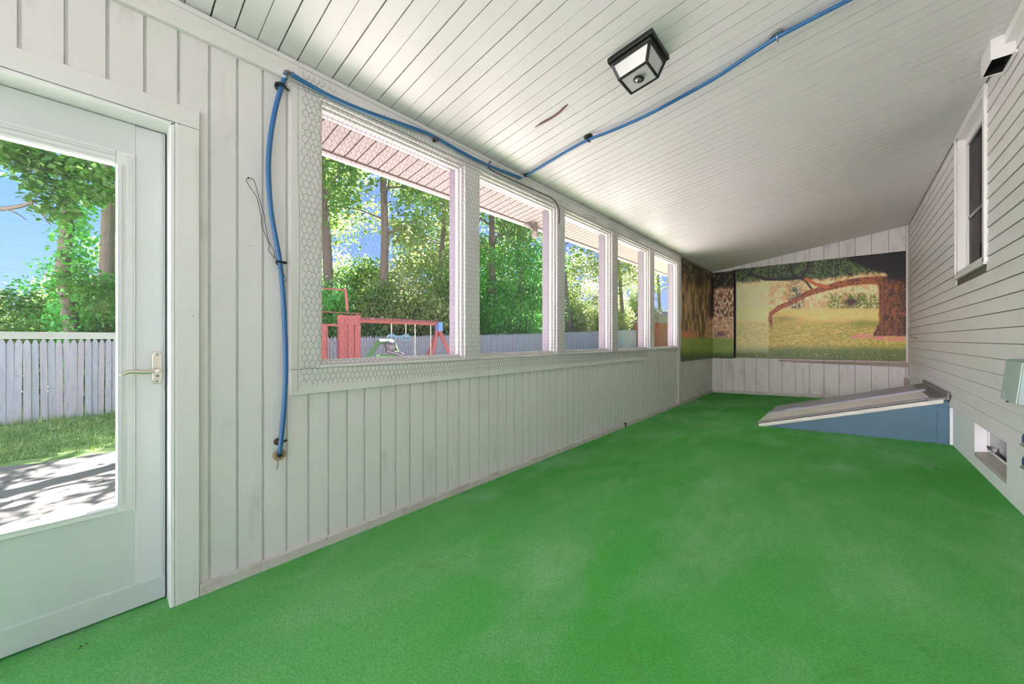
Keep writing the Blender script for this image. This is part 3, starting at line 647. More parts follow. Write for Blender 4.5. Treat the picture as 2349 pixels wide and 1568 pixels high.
MB().tube([on_x(632,190,wx+.014), on_x(645,195,wx+.016), on_x(662,207,XL+.01)], .0045, 6).build('strap', M['rubber'], c1)
c2 = clip(641,603,XL+.004,'black plastic clip holding the hose at mid height on the wall',M['rubber'],rad=.016)
MB().tube([on_x(634,598,wx+.012), on_x(645,601,wx+.015), on_x(657,602,XL+.012)], .005, 6).build('strap', M['rubber'], c2)
c3 = clip(637,1012,XL+.002,'rusty clip near the lower end of the wall hose',M['rust'],ring=False,rad=.018)
MB().tube([on_x(632,1014,XL+.01), on_x(645,1016,wx+.004), on_x(657,1009,XL+.008)], .005, 6).build('strap', M['rust'], c3)
clip(995,322,XL+.045,'wire ring holding the hose above the first window',M['darkwire'],rad=.014)
clip(1204,402,XL+.045,'wire ring at the corner where the hose turns to the ceiling',M['darkwire'],rad=.016)
cn = Vector((.144,0,-1)).normalized()
clip(1349,313,0,'black clip holding the ceiling hose',M['rubber'],n=cn,rad=.034,ceil=True)
clip(1781,79,0,'silver clip holding the ceiling hose',M['steel'],n=cn,rad=.036,ceil=True)
co = on_x(641,1042,XL+.001)
e = empty('hose_outlet', co, 'tan sealed hole in the wall where the blue hose ends', 'outlet')
MB().lathe(co, (1,0,0), [(.030,0),(.028,.006),(.016,.010),(.011,.004)], 18).build('sealant_ring', M['foam'], e, smooth=True)
MB().lathe(co, (1,0,0), [(.011,0),(.011,.012),(.006,.016)], 12).build('plug', M['rubber'], e)
MB().tube([on_x(637,1053,XL+.006), on_x(638,1064,XL+.006), on_x(635,1076,XL+.006)], .0016, 5).build('wire_end', M['darkwire'], e)
# cables and wires
cab = [on_c(1128,366,.006), on_x(1122,374,XL+.04), on_x(1121,384,XL+.045), on_x(1132,393,XL+.045), on_x(1160,406,XL+.040), on_x(1200,424,XL+.036), on_x(1240,442,XL+.036), on_x(1264,453,XL+.036), on_x(1277,466,XL+.036), on_x(1283,484,XL+.035), on_x(1283,500,XL+.034), on_x(1282,513,XL+.024)]
MB().tube(smooth_path(cab, 5), .0042, 6).build('black_cable', M['rubber'], smooth=True, label='thin black cable drooping along the header above the second window', cat='cable')
wd = [on_c(a, b, .004) for a, b in ((1228,292),(1245,281),(1262,272),(1280,260),(1293,248),(1303,240))]
MB().tube(smooth_path(wd, 4), [.002,.003,.004,.006]+[.007]*13+[.006,.005,.004,.002], 6).build('brown_strip', M['brown'], smooth=True, label='brown strip sagging out of a ceiling joint', cat='strip')
lw_ = [(641,600),(629,590),(616,574),(618,562),(611,545),(600,515),(600,500),(596,480),(591,458),(584,444),(570,424),(565,413),(569,408),(576,409),(583,414),(590,436),(598,468),(606,490),(608,510),(612,530),(617,555),(629,575),(630,590),(640,600)]
e = empty('wire_loop', on_x(570,408,XL+.006), 'thin twisted wire loop hung on the wall left of the hose', 'wire')
MB().tube(smooth_path([on_x(a, b, XL+.008) for a, b in lw_], 3), .0013, 5).build('wire', M['darkwire'], e)
MB().tube([on_x(570,408,XL), on_x(570,407,XL+.014)], .003, 6).build('nail', M['darkwire'], e)
MB().tube(smooth_path([on_x(a, b, XL+.05) for a, b in ((640,612),(648,625),(656,640),(655,645),(651,644))], 3), .0014, 5).build('wire_tail', M['darkwire'], e)

# ================================================================== chicken wire over the windows
def hex_wire():
    a, rz = .0268, .0330
    y0, y1, z0, z1 = .70, 5.17, .868, 2.487; rngw = np.random.default_rng(2)
    nc, nr = int((y1-y0)/a), int((z1-z0)/rz); P = {}; Vs = []
    def vid(i, j, k):
        key = (i, j, k)
        if key not in P:
            y = y0+(i+(.5 if j % 2 else 0))*a; z = z0+j*rz+(0 if k == 0 else rz*.60)
            P[key] = len(Vs); Vs.append((y, z))
        return P[key]
    E_ = []
    for j in range(nr):
        for i in range(nc):
            b, t_ = vid(i, j, 0), vid(i, j, 1); E_.append((b, t_))        # upright
            if j < nr-1:
                if j % 2: l_, r_ = i, i+1
                else: l_, r_ = i-1, i
                if 0 <= l_ < nc: E_.append((t_, vid(l_, j+1, 0)))
                if 0 <= r_ < nc: E_.append((t_, vid(r_, j+1, 0)))
    V2 = np.array(Vs); V2 += rngw.normal(0, .0016, V2.shape)
    # a slow wander of the net
    V2[:,0] += .006*np.sin(V2[:,1]*6); V2[:,1] += .006*np.sin(V2[:,0]*3.1)
    X = XL+.024+.002*np.sin(V2[:,0]*11)+rngw.normal(0, .0008, len(V2))
    V3 = np.stack([X, V2[:,0], V2[:,1]], 1); E_ = np.array(E_)
    e0 = len(V3); nl = 60; zz_ = np.linspace(z0-.02, z1+.015, nl)   # selvage wire
    sv = np.stack([np.full(nl, XL+.024), y0-.014+.004*np.sin(zz_*5), zz_], 1); V3 = np.concatenate([V3, sv])
    E_ = np.concatenate([E_, np.stack([np.arange(e0, e0+nl-1), np.arange(e0+1, e0+nl)], 1)])
    p0, p1 = V3[E_[:,0]], V3[E_[:,1]]; d = p1-p0; d /= np.linalg.norm(d, axis=1)[:,None]+1e-9
    n1 = np.tile([1.,0,0], (len(d),1)); n2 = np.cross(d, n1); r_ = .0009; out = []
    for k in range(3):
        a_ = 2*math.pi*k/3; off = (n1*math.cos(a_)+n2*math.sin(a_))*r_; out += [p0+off, p1+off]
    n = len(E_); V = np.concatenate(out); idx = np.arange(n)
    Fq = np.concatenate([np.stack([idx+2*k*n, idx+(2*k+1)*n, idx+(2*((k+1) % 3)+1)*n, idx+2*((k+1) % 3)*n], 1) for k in range(3)])
    o = np.array([XL+.024, 2.9, z0])
    ob = link_mesh('chicken_wire', np_mesh('chicken_wire', V-o, Fq, M['wire']), None, tuple(o))
    tag(ob, 'hexagonal chicken wire net stapled across the window wall', 'wire mesh')
hex_wire()

# ================================================================== things on the right wall
e = empty('vent_hood', (.69, 3.70, 2.79), 'white exhaust hood high on the siding with a dark open underside', 'vent')
vy0, vy1, vx0, vx1, vz = 3.594, 3.812, .648, .742, 2.79
for bb in ((vx0,vx1,vy0,vy0+.006), (vx0,vx1,vy1-.006,vy1), (vx0,vx0+.006,vy0+.006,vy1-.006), (vx1-.006,vx1,vy0+.006,vy1-.006)):
    x0_, x1_, y0_, y1_ = bb; MB().hexa([(x0_,y0_,vz),(x1_,y0_,vz),(x1_,y1_,vz),(x0_,y1_,vz),(x0_,y0_,zc(x0_)-.001),(x1_,y0_,zc(x1_)-.001),(x1_,y1_,zc(x1_)-.001),(x0_,y1_,zc(x0_)-.001)]).build('side', M['pvc'], e)
MB().box(vx0+.006, vx1-.006, vy0+.006, vy1-.006, vz+.05, vz+.056).build('damper', M['dark'], e)
for bb in ((vx0+.006,vx0+.008,vy0+.008,vy1-.008), (vx1-.008,vx1-.006,vy0+.008,vy1-.008), (vx0+.008,vx1-.008,vy0+.006,vy0+.008), (vx0+.008,vx1-.008,vy1-.008,vy1-.006)):
    MB().box(*bb, vz+.004, vz+.05).build('liner', M['dark'], e)
MB().box(vx1-.012, XR-.008, vy0-.04, vy1+.01, vz-.02, vz).build('flange', M['pvc'], e, bevel=.002)
MB().box(.70, XR, 2.2, vy0, 2.86, zc(.70)-.002).build('trim_%d' % n_, M['pvc'], kind='structure', label='white duct cover along the top of the siding'); n_ += 1
e = empty('utility_box', (.70, 3.26, .77), 'grey green metal utility box on the white siding', 'utility box')
MB().prism([(XR-.012,.775),(.652,.775),(.672,1.0),(XR-.012,1.005)], 1, 3.135, 3.40).build('body', M['ebox2'], e, bevel=.004)
MB().hexa([(.646,3.14,.778),(.652,3.14,.778),(.652,3.396,.778),(.646,3.396,.778),(.666,3.14,.992),(.672,3.14,.992),(.672,3.396,.992),(.666,3.396,.992)]).build('cover', M['ebox'], e, bevel=.002)
for k in range(4): MB().box(.6465, .650, 3.33+k*.011, 3.335+k*.011, .80, .825).build('label_bar', M['ebox2'], e)
MB().lathe((.66,3.34,.775), (0,0,-1), [(.006,0),(.006,.008),(.003,.010)], 10).build('screw', M['black'], e)
for zz_, nm, lab in ((.545, 'spigot', 'dark blue star handled spigot at the edge of foundation'), (.40, 'spigot', 'lower dark spigot with a blue green pipe')):
    c_ = Vector(on_x(2352, 1010 if zz_ > .5 else 1062, XR-.06)) + Vector((.064, 0, 0)); e = empty('water_spigot', c_, lab, 'spigot')
    MB().tube([c_, c_+Vector((-.05,0,0)), c_+Vector((-.075,0,-.03))], .011, 8).build('body', M['edgemetal'], e, smooth=True)
    pr = []
    for k in range(16):
        a_ = 2*math.pi*k/16; r_ = .034 if k % 2 else .026; pr.append((c_.y+r_*math.cos(a_), c_.z+r_*math.sin(a_)))
    MB().prism(pr, 0, c_.x-.07, c_.x-.055).build('handle', M['valve'], e, bevel=.003)
hk = on_x(2103, 775, XR-.012); e = empty('wall_hook', hk, 'small metal hook screwed to the siding near the far corner', 'hook')
MB().lathe(hk, (-1,0,0), [(.016,0),(.012,.006)], 10).build('plate', M['steel'], e)
MB().tube([hk+np.array(q) for q in ((0,0,0),(-.035,0,.004),(-.055,.02,.03),(-.06,.05,.045))], .006, 6).build('arm', M['steel'], e, smooth=True)

# small litter on the carpet
for i, (px, py, r_) in enumerate(((1808,1000,.02), (2152,1078,.03), (1068,1130,.02), (190,1485,.014))):
    p_ = on_z(px, py, .05); p_ = on_z(px, py, zf(p_[0])+.002); mb = MB()
    for k in range(5):
        a_ = i+k*1.3; mb.add([p_+np.array((math.cos(a_)*r_*.2*k, math.sin(a_)*r_*.3*k, .003)), p_+np.array((math.cos(a_+.5)*r_, math.sin(a_+.5)*r_, .005)), p_+np.array((math.cos(a_+1)*r_*.9, math.sin(a_+1)*r_*.9, .004))], [(0,1,2)])
    mb.build('leaf_scrap', M['rust'], label=('dry leaf scrap on the carpet before the bulkhead', 'dark leaf scrap on the carpet near the basement window', 'tiny leaf scrap on carpet by the window wall', 'tiny dark scrap on carpet below the door')[i], cat='leaf scrap', group='scraps on the carpet')

# ================================================================== OUTDOORS
FX = -9.9
def rise(y): return 0.0 if y < -1 else np.interp(y, [-1,5.8,10.9,16.5,21,40], [0,.11,.22,.41,.56,.9])
GZ = -.25
def ground(name, x0, x1, mat, nx_=10, y0=-14, y1=60, dz=0., label=None, prof=None):
    X = np.linspace(x0, x1, nx_); Y = np.linspace(y0, y1, 75); XX, YY = np.meshgrid(X, Y)
    Z = GZ+dz+np.interp(YY, [-1,5.8,10.9,16.5,21,60], [0,.11,.22,.41,.56,1.2])*np.clip((-XX-3)/6.9, 0, 1.5)
    idx = np.arange(XX.size).reshape(XX.shape); Fq = np.stack([idx[:-1,:-1],idx[:-1,1:],idx[1:,1:],idx[1:,:-1]],-1).reshape(-1,4)
    me = np_mesh(name, np.stack([XX.ravel(),YY.ravel(),Z.ravel()],1), Fq, mat, smooth=True); o = link_mesh(name, me); return tag(o, label, kind='structure')
ground('ground', -60, OUT, M['lawn'], 40, label='lawn and woodland floor outside')
rngp = random.Random(5)
edge = [(-6.75+.25*math.sin(i*.9)+rngp.uniform(-.12,.12), -6+i*.7) for i in range(12)]
poly = [(OUT, -6), ] + edge + [(OUT, edge[-1][1])]
MB().prism([(x, y) for x, y in poly], 2, GZ-.05, GZ+.035).build('patio', M['patio'], kind='structure', label='cracked brown asphalt patio')
MB().box(-7.3, -3.3, edge[-1][1], 14, GZ-.05, GZ+.06).build('bounce_path', M['path'], kind='structure', label='added pale concrete path along the window wall, bounces sunlight inside')  # added out of view below the sills to bounce sun onto the ceiling
MB().box(-9, 9, -14, YB-.35, GZ-.05, GZ+.03).build('bounce_slab', M['concrete'], kind='structure', label='added pale concrete slab behind the porch, bounces sunlight inside')  # unseen slab added to throw sunlight up into the porch
MB().box(OUT, XR+.2, YB-.35, YB, GZ-.05, -.03).build('porch_step', M['concrete'], kind='structure', label='concrete step at the open porch end')

# added unseen reflector: sunlit white building bouncing light into the open porch end
e = empty('bounce_wall', (-6.3, -8.2, GZ), 'added white bounce wall with closed door panels, unseen behind the porch', 'bounce_wall')
MB().box(-12, -.7, -11.2, -8.2, GZ-.1, 4.6).build('walls', M['bounce_wall'], e)
MB().prism([(-12.4,4.55),(-.3,4.55),(-6.3,6.2)], 1, -11.5, -7.9).build('roof', M['ceil_back'], e)  # roof of the added unseen building
for k in range(4): MB().box(-5.9, -1.5, -8.2, -8.16, GZ+.02+k*.56, GZ+.55+k*.56).build('bounce_wall_panel', M['bounce_wall'], e, bevel=.01)
# picket fence
fe = empty('picket_fence', (FX, 9, GZ), 'weathered grey picket fence with pointed boards behind the lawn', 'fence')
PW, PP = .076, .0815
pm = MB().prism([(-PW/2,-1.35),(PW/2,-1.35),(PW/2,-.075),(.021,-.022),(.008,0),(-.008,0),(-.021,-.022),(-PW/2,-.075)], 0, -.009, .009)
pmesh = []
for k in range(3):
    me = bpy.data.meshes.new('picket'); sc3 = (1, 1+.05*(k-1), 1); me.from_pydata([(v[0]*sc3[0], v[1]*sc3[1], v[2]) for v in pm.v], [], pm.f); me.materials.append(M['fence']); pmesh.append(me)
rf = random.Random(3); y = -1.4; cnt = 0
while cnt < 298:
    o = bpy.data.objects.new('picket', pmesh[cnt % 3]); COL.objects.link(o); o.parent = fe
    o.location = (rf.uniform(-.006,.006), y-9, 1.10+float(rise(y))+rf.uniform(-.014,.014)-GZ); o.rotation_euler = (rf.uniform(-.012,.012), 0, rf.uniform(-.03,.03))
    y += PP+rf.uniform(-.002,.002); cnt += 1
yend = y
for zr in (.15, .85):
    for a in np.arange(-1.4, yend, 2.4):
        b = min(a+2.4, yend)
        MB().hexa([(FX-.05,a,zr+rise(a)-.04),(FX-.012,a,zr+rise(a)-.04),(FX-.012,b,zr+rise(b)-.04),(FX-.05,b,zr+rise(b)-.04),(FX-.05,a,zr+rise(a)+.04),(FX-.012,a,zr+rise(a)+.04),(FX-.012,b,zr+rise(b)+.04),(FX-.05,b,zr+rise(b)+.04)]).build('rail', M['fence'], fe)

# shed far right
e = empty('garden_shed', (-10.1, 27.3, .35), 'dull red wooden shed seen through the last window', 'shed')
MB().box(-11.6, -8.6, 26.3, 28.5, .2, 2.3).build('walls', M['shed'], e)
MB().prism([(-11.9,2.25),(-8.3,2.25),(-10.1,3.2)], 1, 26.1, 28.7).build('roof', M['ceil_back'], e)
for x_ in np.arange(-11.4, -8.6, .35): MB().box(x_, x_+.03, 26.27, 26.3, .2, 2.25).build('batten', M['shed'], e)

# swing set
SWX, gz_ = -8.0, -.15
e = empty('swing_set', (SWX, 4.9, gz_), 'red wooden swing set with tower and beam on the lawn', 'swing set')
def px_at(px, py, X): return on_x(px, py, X)
def bar(p, q, w_, nm, mat, par=None, k=4): return MB().tube([p, q], w_, k).build(nm, mat, par or e)
def stud(px0, px1, py0, X=SWX, zb_=gz_, d=.05, nm='post', mat=None):
    a, b = px_at(px0, py0, X), px_at(px1, py0, X)
    return MB().box(X-d, X+d, a[1], b[1], zb_, a[2]).build(nm, mat or M['redwood'], e)
stud(731,747,744,nm='wall_board'); stud(748,750,744,nm='wall_board')
stud(776,787,722); stud(788,796,744,d=.03,nm='wall_board'); stud(797,811,744,d=.03,nm='wall_board'); stud(812,825,722)
a, b = px_at(776,722,SWX+.05), px_at(824,740,SWX+.05); MB().box(SWX+.03, SWX+.07, a[1], b[1], b[2], a[2]).build('top_board', M['redwood'], e)
a, b = px_at(690,713,SWX), px_at(826,718,SWX); MB().box(SWX-.06, SWX+.10, a[1], b[1], b[2]-.01, a[2]).build('top_rail', M['redwood'], e)
a, b = px_at(690,741,SWX), px_at(776,748,SWX); MB().box(SWX-.02, SWX+.03, a[1], b[1], b[2], a[2]).build('middle_rail', M['redwood'], e)
a, b = px_at(776,738,SWX+.07), px_at(825,745,SWX+.07); MB().box(SWX+.05, SWX+.09, a[1], b[1], b[2], a[2]).build('middle_rail', M['redwood'], e)
bar(px_at(797,713,SWX), px_at(793,662,SWX), .028, 'upper_post', M['redwood']); bar(px_at(690,657,SWX), px_at(796,665,SWX), .018, 'upper_rail', M['redwood'])
bl_, br_ = px_at(824,733,SWX), px_at(1006,741,SWX)
bar(bl_, br_, .062, 'swing_beam', M['redwood'])
ex = px_at(1006,742,SWX); MB().box(SWX-.07, SWX+.09, ex[1]-.06, ex[1]+.07, ex[2]-.20, ex[2]+.04).build('bracket', M['bluemetal'], e)
for s_, t_ in ((-.85, -.12), (.85, .16)): bar((SWX+.0, ex[1], ex[2]-.12), (SWX+s_, ex[1]+t_, gz_), .06, 'leg', M['redwood'])
bar((SWX,ex[1]-.02,ex[2]-.1), (SWX+.1,ex[1]-.42,gz_), .05, 'leg', M['redwood'])
def rope_pair(p0, p1, zseat, nm, lab, seat):
    e2 = empty(nm, (SWX, (px_at(p0,740,SWX)[1]+px_at(p1,740,SWX)[1])/2, zseat), lab, 'swing')
    for p_ in (p0, p1):
        a = px_at(p_, 739, SWX); MB().tube([(SWX,a[1],a[2]), (SWX,a[1],zseat)], .012, 5).build('rope', M['rope'], e2)
    y_a, y_b = px_at(p0,740,SWX)[1], px_at(p1,740,SWX)[1]
    if seat == 'glider':
        for yy_ in (y_a, y_b):
            c_ = Vector((SWX, yy_, zseat)); MB().tube([c_+Vector((.0, .12*math.cos(q), .07*math.sin(q))) for q in np.linspace(0, 2*math.pi, 13)], .022, 6).build('seat_ring', M['cyanplastic'], e2, smooth=True)
        MB().tube([(SWX,y_a-.08,zseat+.05),(SWX,(y_a+y_b)/2,zseat+.02),(SWX,y_b+.08,zseat+.05)], .028, 6).build('seat_bar', M['cyanplastic'], e2)
    else: MB().box(SWX-.08, SWX+.08, y_a-.03, y_b+.03, zseat-.02, zseat+.01).build('seat', M['greyplastic'], e2)
rope_pair(898, 931, px_at(898,774,SWX)[2], 'glider_swing', 'pale blue plastic swing hanging from the red beam', 'glider')
rope_pair(952, 988, .35, 'rope_swing', 'plain swing on pale ropes beside the blue bracket', 'seat')
# toy
TX = -6.6; e = empty('play_slide', (TX, 3.9, -.18), 'green plastic play frame standing on the lawn', 'toy')
q = [px_at(a, b, TX) for a, b in ((838,830),(869,783),(900,783),(922,830))]
for a, b in zip(q[:-1], q[1:]): bar(a, b, .05, 'frame_bar', M['greenplastic'])
for p_ in (q[0], q[-1]): bar(p_, (p_[0], p_[1]+(-.25 if p_ is q[0] else .25), -.2), .05, 'frame_leg', M['greenplastic'])
c_ = px_at(895,792,TX+.15); MB().lathe(c_, (0,0,1), [(.02,-.11),(.085,-.07),(.11,0),(.085,.07),(.02,.11)], 14).build('ball', M['greyplastic'], e, smooth=True)
bar(px_at(886,803,TX+.15), px_at(924,814,TX+.15), .04, 'pipe', M['greyplastic'], k=8)
bar(px_at(862,816,TX+.12), px_at(925,817,TX+.12), .03, 'cross_bar', M['greenplastic'], k=6)
# flood light on the soffit edge
c_ = on_c(1228, 512, .0); e = empty('flood_light', c_, 'old twin flood light fixed under the eaves outside', 'flood light')
MB().tube([c_, c_+np.array((0,0,-.10))], .022, 8).build('stem', M['floodlight'], e)
for s_ in (-1, 1):
    MB().lathe(c_+np.array((-.02,.04*s_,-.06)), (-.5,.5*s_,-.3 if s_ > 0 else .8), [(.018,-.02),(.022,.02),(.045,.07),(.048,.10)], 12).build('lamp_head', M['floodlight'], e, smooth=True)

# ------------------------------------------------------------------ vegetation
def leaves(rg, centers, radii, counts, size, flat=.55, zsq=.8):
    P = []
    for c_, r_, n in zip(centers, radii, counts):
        d = rg.normal(size=(n, 3)); d /= np.linalg.norm(d, axis=1)[:, None]
        P.append(np.asarray(c_)+d*(rg.random(n)**.45)[:, None]*np.array([r_, r_, r_*zsq]))
    P = np.concatenate(P); n = len(P)
    nz = rg.normal(size=(n,3))*flat+np.array([0,0,1.]); nz /= np.linalg.norm(nz, axis=1)[:,None]
    a = rg.normal(size=(n,3)); a -= nz*(a*nz).sum(1)[:,None]; a /= np.linalg.norm(a, axis=1)[:,None]; b = np.cross(nz, a)
    L = size*(.6+.8*rg.random(n))[:,None]; W = L*.36
    droop = np.array([0,0,-.18])*L
    V = np.stack([P, P+a*L*.5+b*W, P+a*L+droop, P+a*L*.5-b*W], 1).reshape(-1, 3)
    return V, np.arange(4*n).reshape(n, 4)
def trunk_mb(rg, h, r, bend, nb, z_first, spread, cl, rcl, tip=.25):
    mb = MB(); pts = []; x = y_ = 0
    for i in range(9):
        z = h*i/8; pts.append(Vector((x, y_, z-.3 if i == 0 else z))); x += bend[0]/8+rg.normal()*.05; y_ += bend[1]/8+rg.normal()*.05
    mb.tube(pts, [r*(1-(1-tip)*i/8)*(1.25 if i == 0 else 1) for i in range(9)], 9)
    cs_ = []
    for k in range(nb):
        f_ = z_first+(1-z_first)*((k+.5)/nb); i = min(7, int(f_*8)); p = pts[i].lerp(pts[i+1], f_*8-i)
        a = k*2.4+rg.random()*.8; L = spread*(1-.45*f_)*(.7+.6*rg.random())
        q1 = p+Vector((math.cos(a)*L*.5, math.sin(a)*L*.5, L*.22)); q2 = p+Vector((math.cos(a+.2)*L, math.sin(a+.2)*L, L*(.25+.3*rg.random())))
        mb.tube([p, q1, q2], [r*.30*(1-f_*.5), r*.18*(1-f_*.5), .008], 5)
        for q_ in (q1.lerp(q2, .3), q2): cs_.append(np.array(q_)+rg.normal(size=3)*.15)
        for m_ in range(cl): cs_.append(np.array(q1.lerp(q2, rg.random()))+rg.normal(size=3)*rcl*.7)
    cs_.append(np.array(pts[-1])); return mb, cs_, pts
def make_tree(seed, h, r, nb, zf_, spread, rcl, nleaf, size, mat, bend=(0,0), cl=1, vine=False):
    rg = np.random.default_rng(seed); mb, cs_, pts = trunk_mb(rg, h, r, bend, nb, zf_, spread, cl, rcl)
    root = empty('tree', (0,0,0)); tr = mb.build('trunk', M['bark'], root, smooth=True)
    rad = [rcl*(.7+.6*rg.random()) for _ in cs_]; cnt_ = [max(8, int(nleaf*q*q/sum(x*x for x in rad))) for q in rad]
    V, Fq = leaves(rg, cs_, rad, cnt_, size); link_mesh('foliage', np_mesh('foliage', V, Fq, mat), root)
    if vine:
        cc = [np.array(pts[0].lerp(pts[5], q)) for q in np.linspace(.02, 1, 26)]
        V, Fq = leaves(rg, cc, [.30+.12*rg.random() for _ in cc], [150]*26, .10, 1.2, 1.0); link_mesh('vine_leaves', np_mesh('vine', V, Fq, M['leaf3']), root)
    return root
def make_bush(seed, h, w_, nst, nleaf, size, mat):
    rg = np.random.default_rng(seed); root = empty('bush', (0,0,0)); mb = MB(); cs_ = []
    for k in range(nst):
        a = rg.random()*6.28; d = w_*math.sqrt(rg.random())*.8; top = Vector((math.cos(a)*d, math.sin(a)*d, h*(.55+.45*rg.random()))); base = Vector((math.cos(a)*d*.25, math.sin(a)*d*.25, -.2))
        mid_ = base.lerp(top, .5)+Vector((rg.normal()*.1, rg.normal()*.1, .1)); mb.tube([base, mid_, top], [.035, .025, .008], 5)
        for q in (.3, .5, .7, .85, 1.0): cs_.append(np.array(base.lerp(top, q))+rg.normal(size=3)*w_*.16)
    mb.build('stems', M['bark'], root, smooth=True)
    rad = [w_*(.22+.22*rg.random()) for _ in cs_]; cnt_ = [max(8, int(nleaf*q*q/sum(x*x for x in rad))) for q in rad]
    V, Fq = leaves(rg, cs_, rad, cnt_, size); link_mesh('foliage', np_mesh('foliage', V, Fq, mat), root); return root
PT = [make_tree(11, 12, .19, 15, .38, 3.0, .95, 11000, .15, M['leaf'], (.8,.4)),
      make_tree(12, 13, .17, 16, .34, 2.8, .90, 11000, .14, M['leaf'], (-.4,.6)),
      make_tree(13, 11, .14, 16, .28, 2.6, .85, 10000, .15, M['leaf2'], (.3,-.5))]
PV = make_tree(14, 11, .13, 15, .36, 2.2, .75, 8000, .12, M['leaf3'], (.25,.2), vine=True)
PB = [make_bush(21, 4.2, 2.0, 9, 9000, .13, M['leaf']), make_bush(22, 3.4, 1.8, 9, 8500, .12, M['leaf2']), make_bush(23, 4.8, 2.0, 10, 9500, .12, M['leaf3'])]
used = set()
def put(proto, name, x, y, rot, s, label, cat, group=None, sz=None):
    if id(proto) in used: o = copy_tree(proto)
    else: used.add(id(proto)); o = proto
    o.name = name; z = GZ+float(rise(y))
    o.location = (x, y, z); o.rotation_euler = (0, 0, rot); o.scale = (s, s, sz or s)
    tag(o, label, cat, group); return o
def ppx(px, t): r_ = ray(px, YC); return r_[0]*t, r_[1]*t
rt = random.Random(8)
TREES = [(PV, 168, 7.6, 0.3, 1.0, 'vine covered tree trunk seen in the glass of the door'),
         (PT[1], 252, 8.6, 1.5, .95, 'dark tree at the right edge of the door glass'),
         (PT[0], 776, 12.5, 3.4, 1.05, 'thick leaning tree at the left edge of the first window'),
         (PT[1], 874, 13.0, 0.4, 1.05, 'tall straight tree in the middle of the first window'),
         (PT[2], 985, 16.0, 2.0, 1.1, 'tree behind the blue bracket of the swing set'),
         (PT[0], 1128, 18.0, 5.1, 1.1, 'tree at the left side of the second window'),
         (PT[1], 1200, 21.0, 2.6, 1.1, 'tall tree in the middle of the second window'),
         (PT[0], 1306, 21.0, 4.0, 1.15, 'dark forked tree in the left half of the third window'),
         (PT[2], 1368, 25.0, 1.0, 1.15, 'pale tree at the right of the third window'),
         (PT[2], 1440, 26.0, 4.4, 1.15, 'pale sunlit tree in the fourth window'),
         (PT[2], 1515, 32.0, 3.0, 1.2, 'pale sunlit tree in the fifth window'),
         (PT[0], 640, 15.0, .9, 1.05, 'tree hidden behind the wall left of the first window'),
         (PT[0], 690, 6.0, 2.2, .95, 'added shade tree on the lawn, hidden behind the wall between door and first window'),  # unseen tree added to cast dappled shade on the patio
         (PT[0], 1040, 23.0, 2.9, 1.1, 'distant tree behind the first mullion'),]
for pr, px, t_, rot, s_, lab in TREES:
    x, y = ppx(px, t_); put(pr, 'tree', x, y, rot, s_, lab, 'tree', 'trees beyond the fence')
BUSH = [(20,8.4,1,.62),(95,8.2,0,.60),(215,8.6,2,.60),(290,8.4,0,.65),(-60,8.6,1,.65),(700,11.8,0,.75),(738,11.6,2,.55),(822,12.2,0,.62),(905,12.8,1,.95),(950,13.4,1,1.05),(1010,13.8,0,.95),(1075,14.4,2,.9),
        (1130,15.2,2,1.1),(1180,15.6,2,1.15),(1235,17.0,2,1.0),(1290,18.6,1,1.0),(1330,20,1,1.05),(1375,22,1,1.05),(1420,23,1,1.15),(1465,25,1,1.2),(1468,27,1,1.25),
        (40,13,1,.75),(150,13.5,1,.85),(270,14,0,1.0),(740,18,0,1.3),(830,19,1,1.3),(920,20,0,1.35),(1000,21,1,1.35),(1090,23,0,1.4),(1170,25,1,1.4),(1250,27,0,1.4),(1320,29,1,1.45)]
place = {0: 'door glass', 1: 'first window', 2: 'second window', 3: 'third window', 4: 'fourth window', 5: 'last window'}
ORD = ('first', 'second', 'third', 'fourth', 'fifth', 'sixth', 'seventh'); seen_ = {}
for i, (px, t_, k, s_) in sorted(enumerate(BUSH), key=lambda q: q[1][0]):
    t_ = max(t_, (abs(FX)+.5+2.1*s_)/abs(ray(px, YC)[0])); x, y = ppx(px, t_); wn_ = 0 if px < 400 else 1 if px < 1066 else 2 if px < 1280 else 3 if px < 1405 else 4 if px < 1490 else 5
    kind_ = ('dark green', 'pale yellow green', 'vivid green')[k]; far_ = 'behind the nearer shrubs' if i >= 22 else 'just beyond the fence'
    kk = (kind_, far_, wn_); seen_[kk] = seen_.get(kk, 0)+1
    put(PB[k], 'shrub', x, y, rt.random()*6.28, s_, '%s %s shrub from the left %s, in the %s' % (ORD[seen_[kk]-1], kind_, far_, place[wn_]), 'shrub', '%s shrubs %s in the %s' % (kind_, far_, place[wn_]), sz=s_*rt.uniform(.9,1.15))
# overhanging branch in the door glass
rg = np.random.default_rng(31); xb, yb = ppx(-40, 6.6); zb0 = 3.4
e = empty('tree_branch', (xb, yb, zb0), 'bare branch with leafy twigs reaching in at the left of the door glass', 'branch')
def P6(px, py, t): r_ = ray(px, py); return Vector(O+r_*t)
mb = MB(); mb.tube(smooth_path([P6(-120,490,6.6),P6(-30,482,6.6),P6(40,474,6.5),P6(84,460,6.5)], 4), [.05,.048,.045,.043,.041,.039,.037,.035,.032,.03,.026,.022,.015], 6)
mb.tube([P6(72,466,6.5), P6(95,490,6.6), P6(118,518,6.7)], [.018,.014,.006], 5); mb.tube([P6(10,478,6.5), P6(40,490,6.6), P6(62,505,6.7)], [.015,.012,.005], 5)
mb.tube([P6(-60,300,6.6), P6(20,340,6.6), P6(70,395,6.6), P6(80,420,6.6)], [.03,.02,.012,.005], 5); mb.build('branch_wood', M['bark'], e, smooth=True)
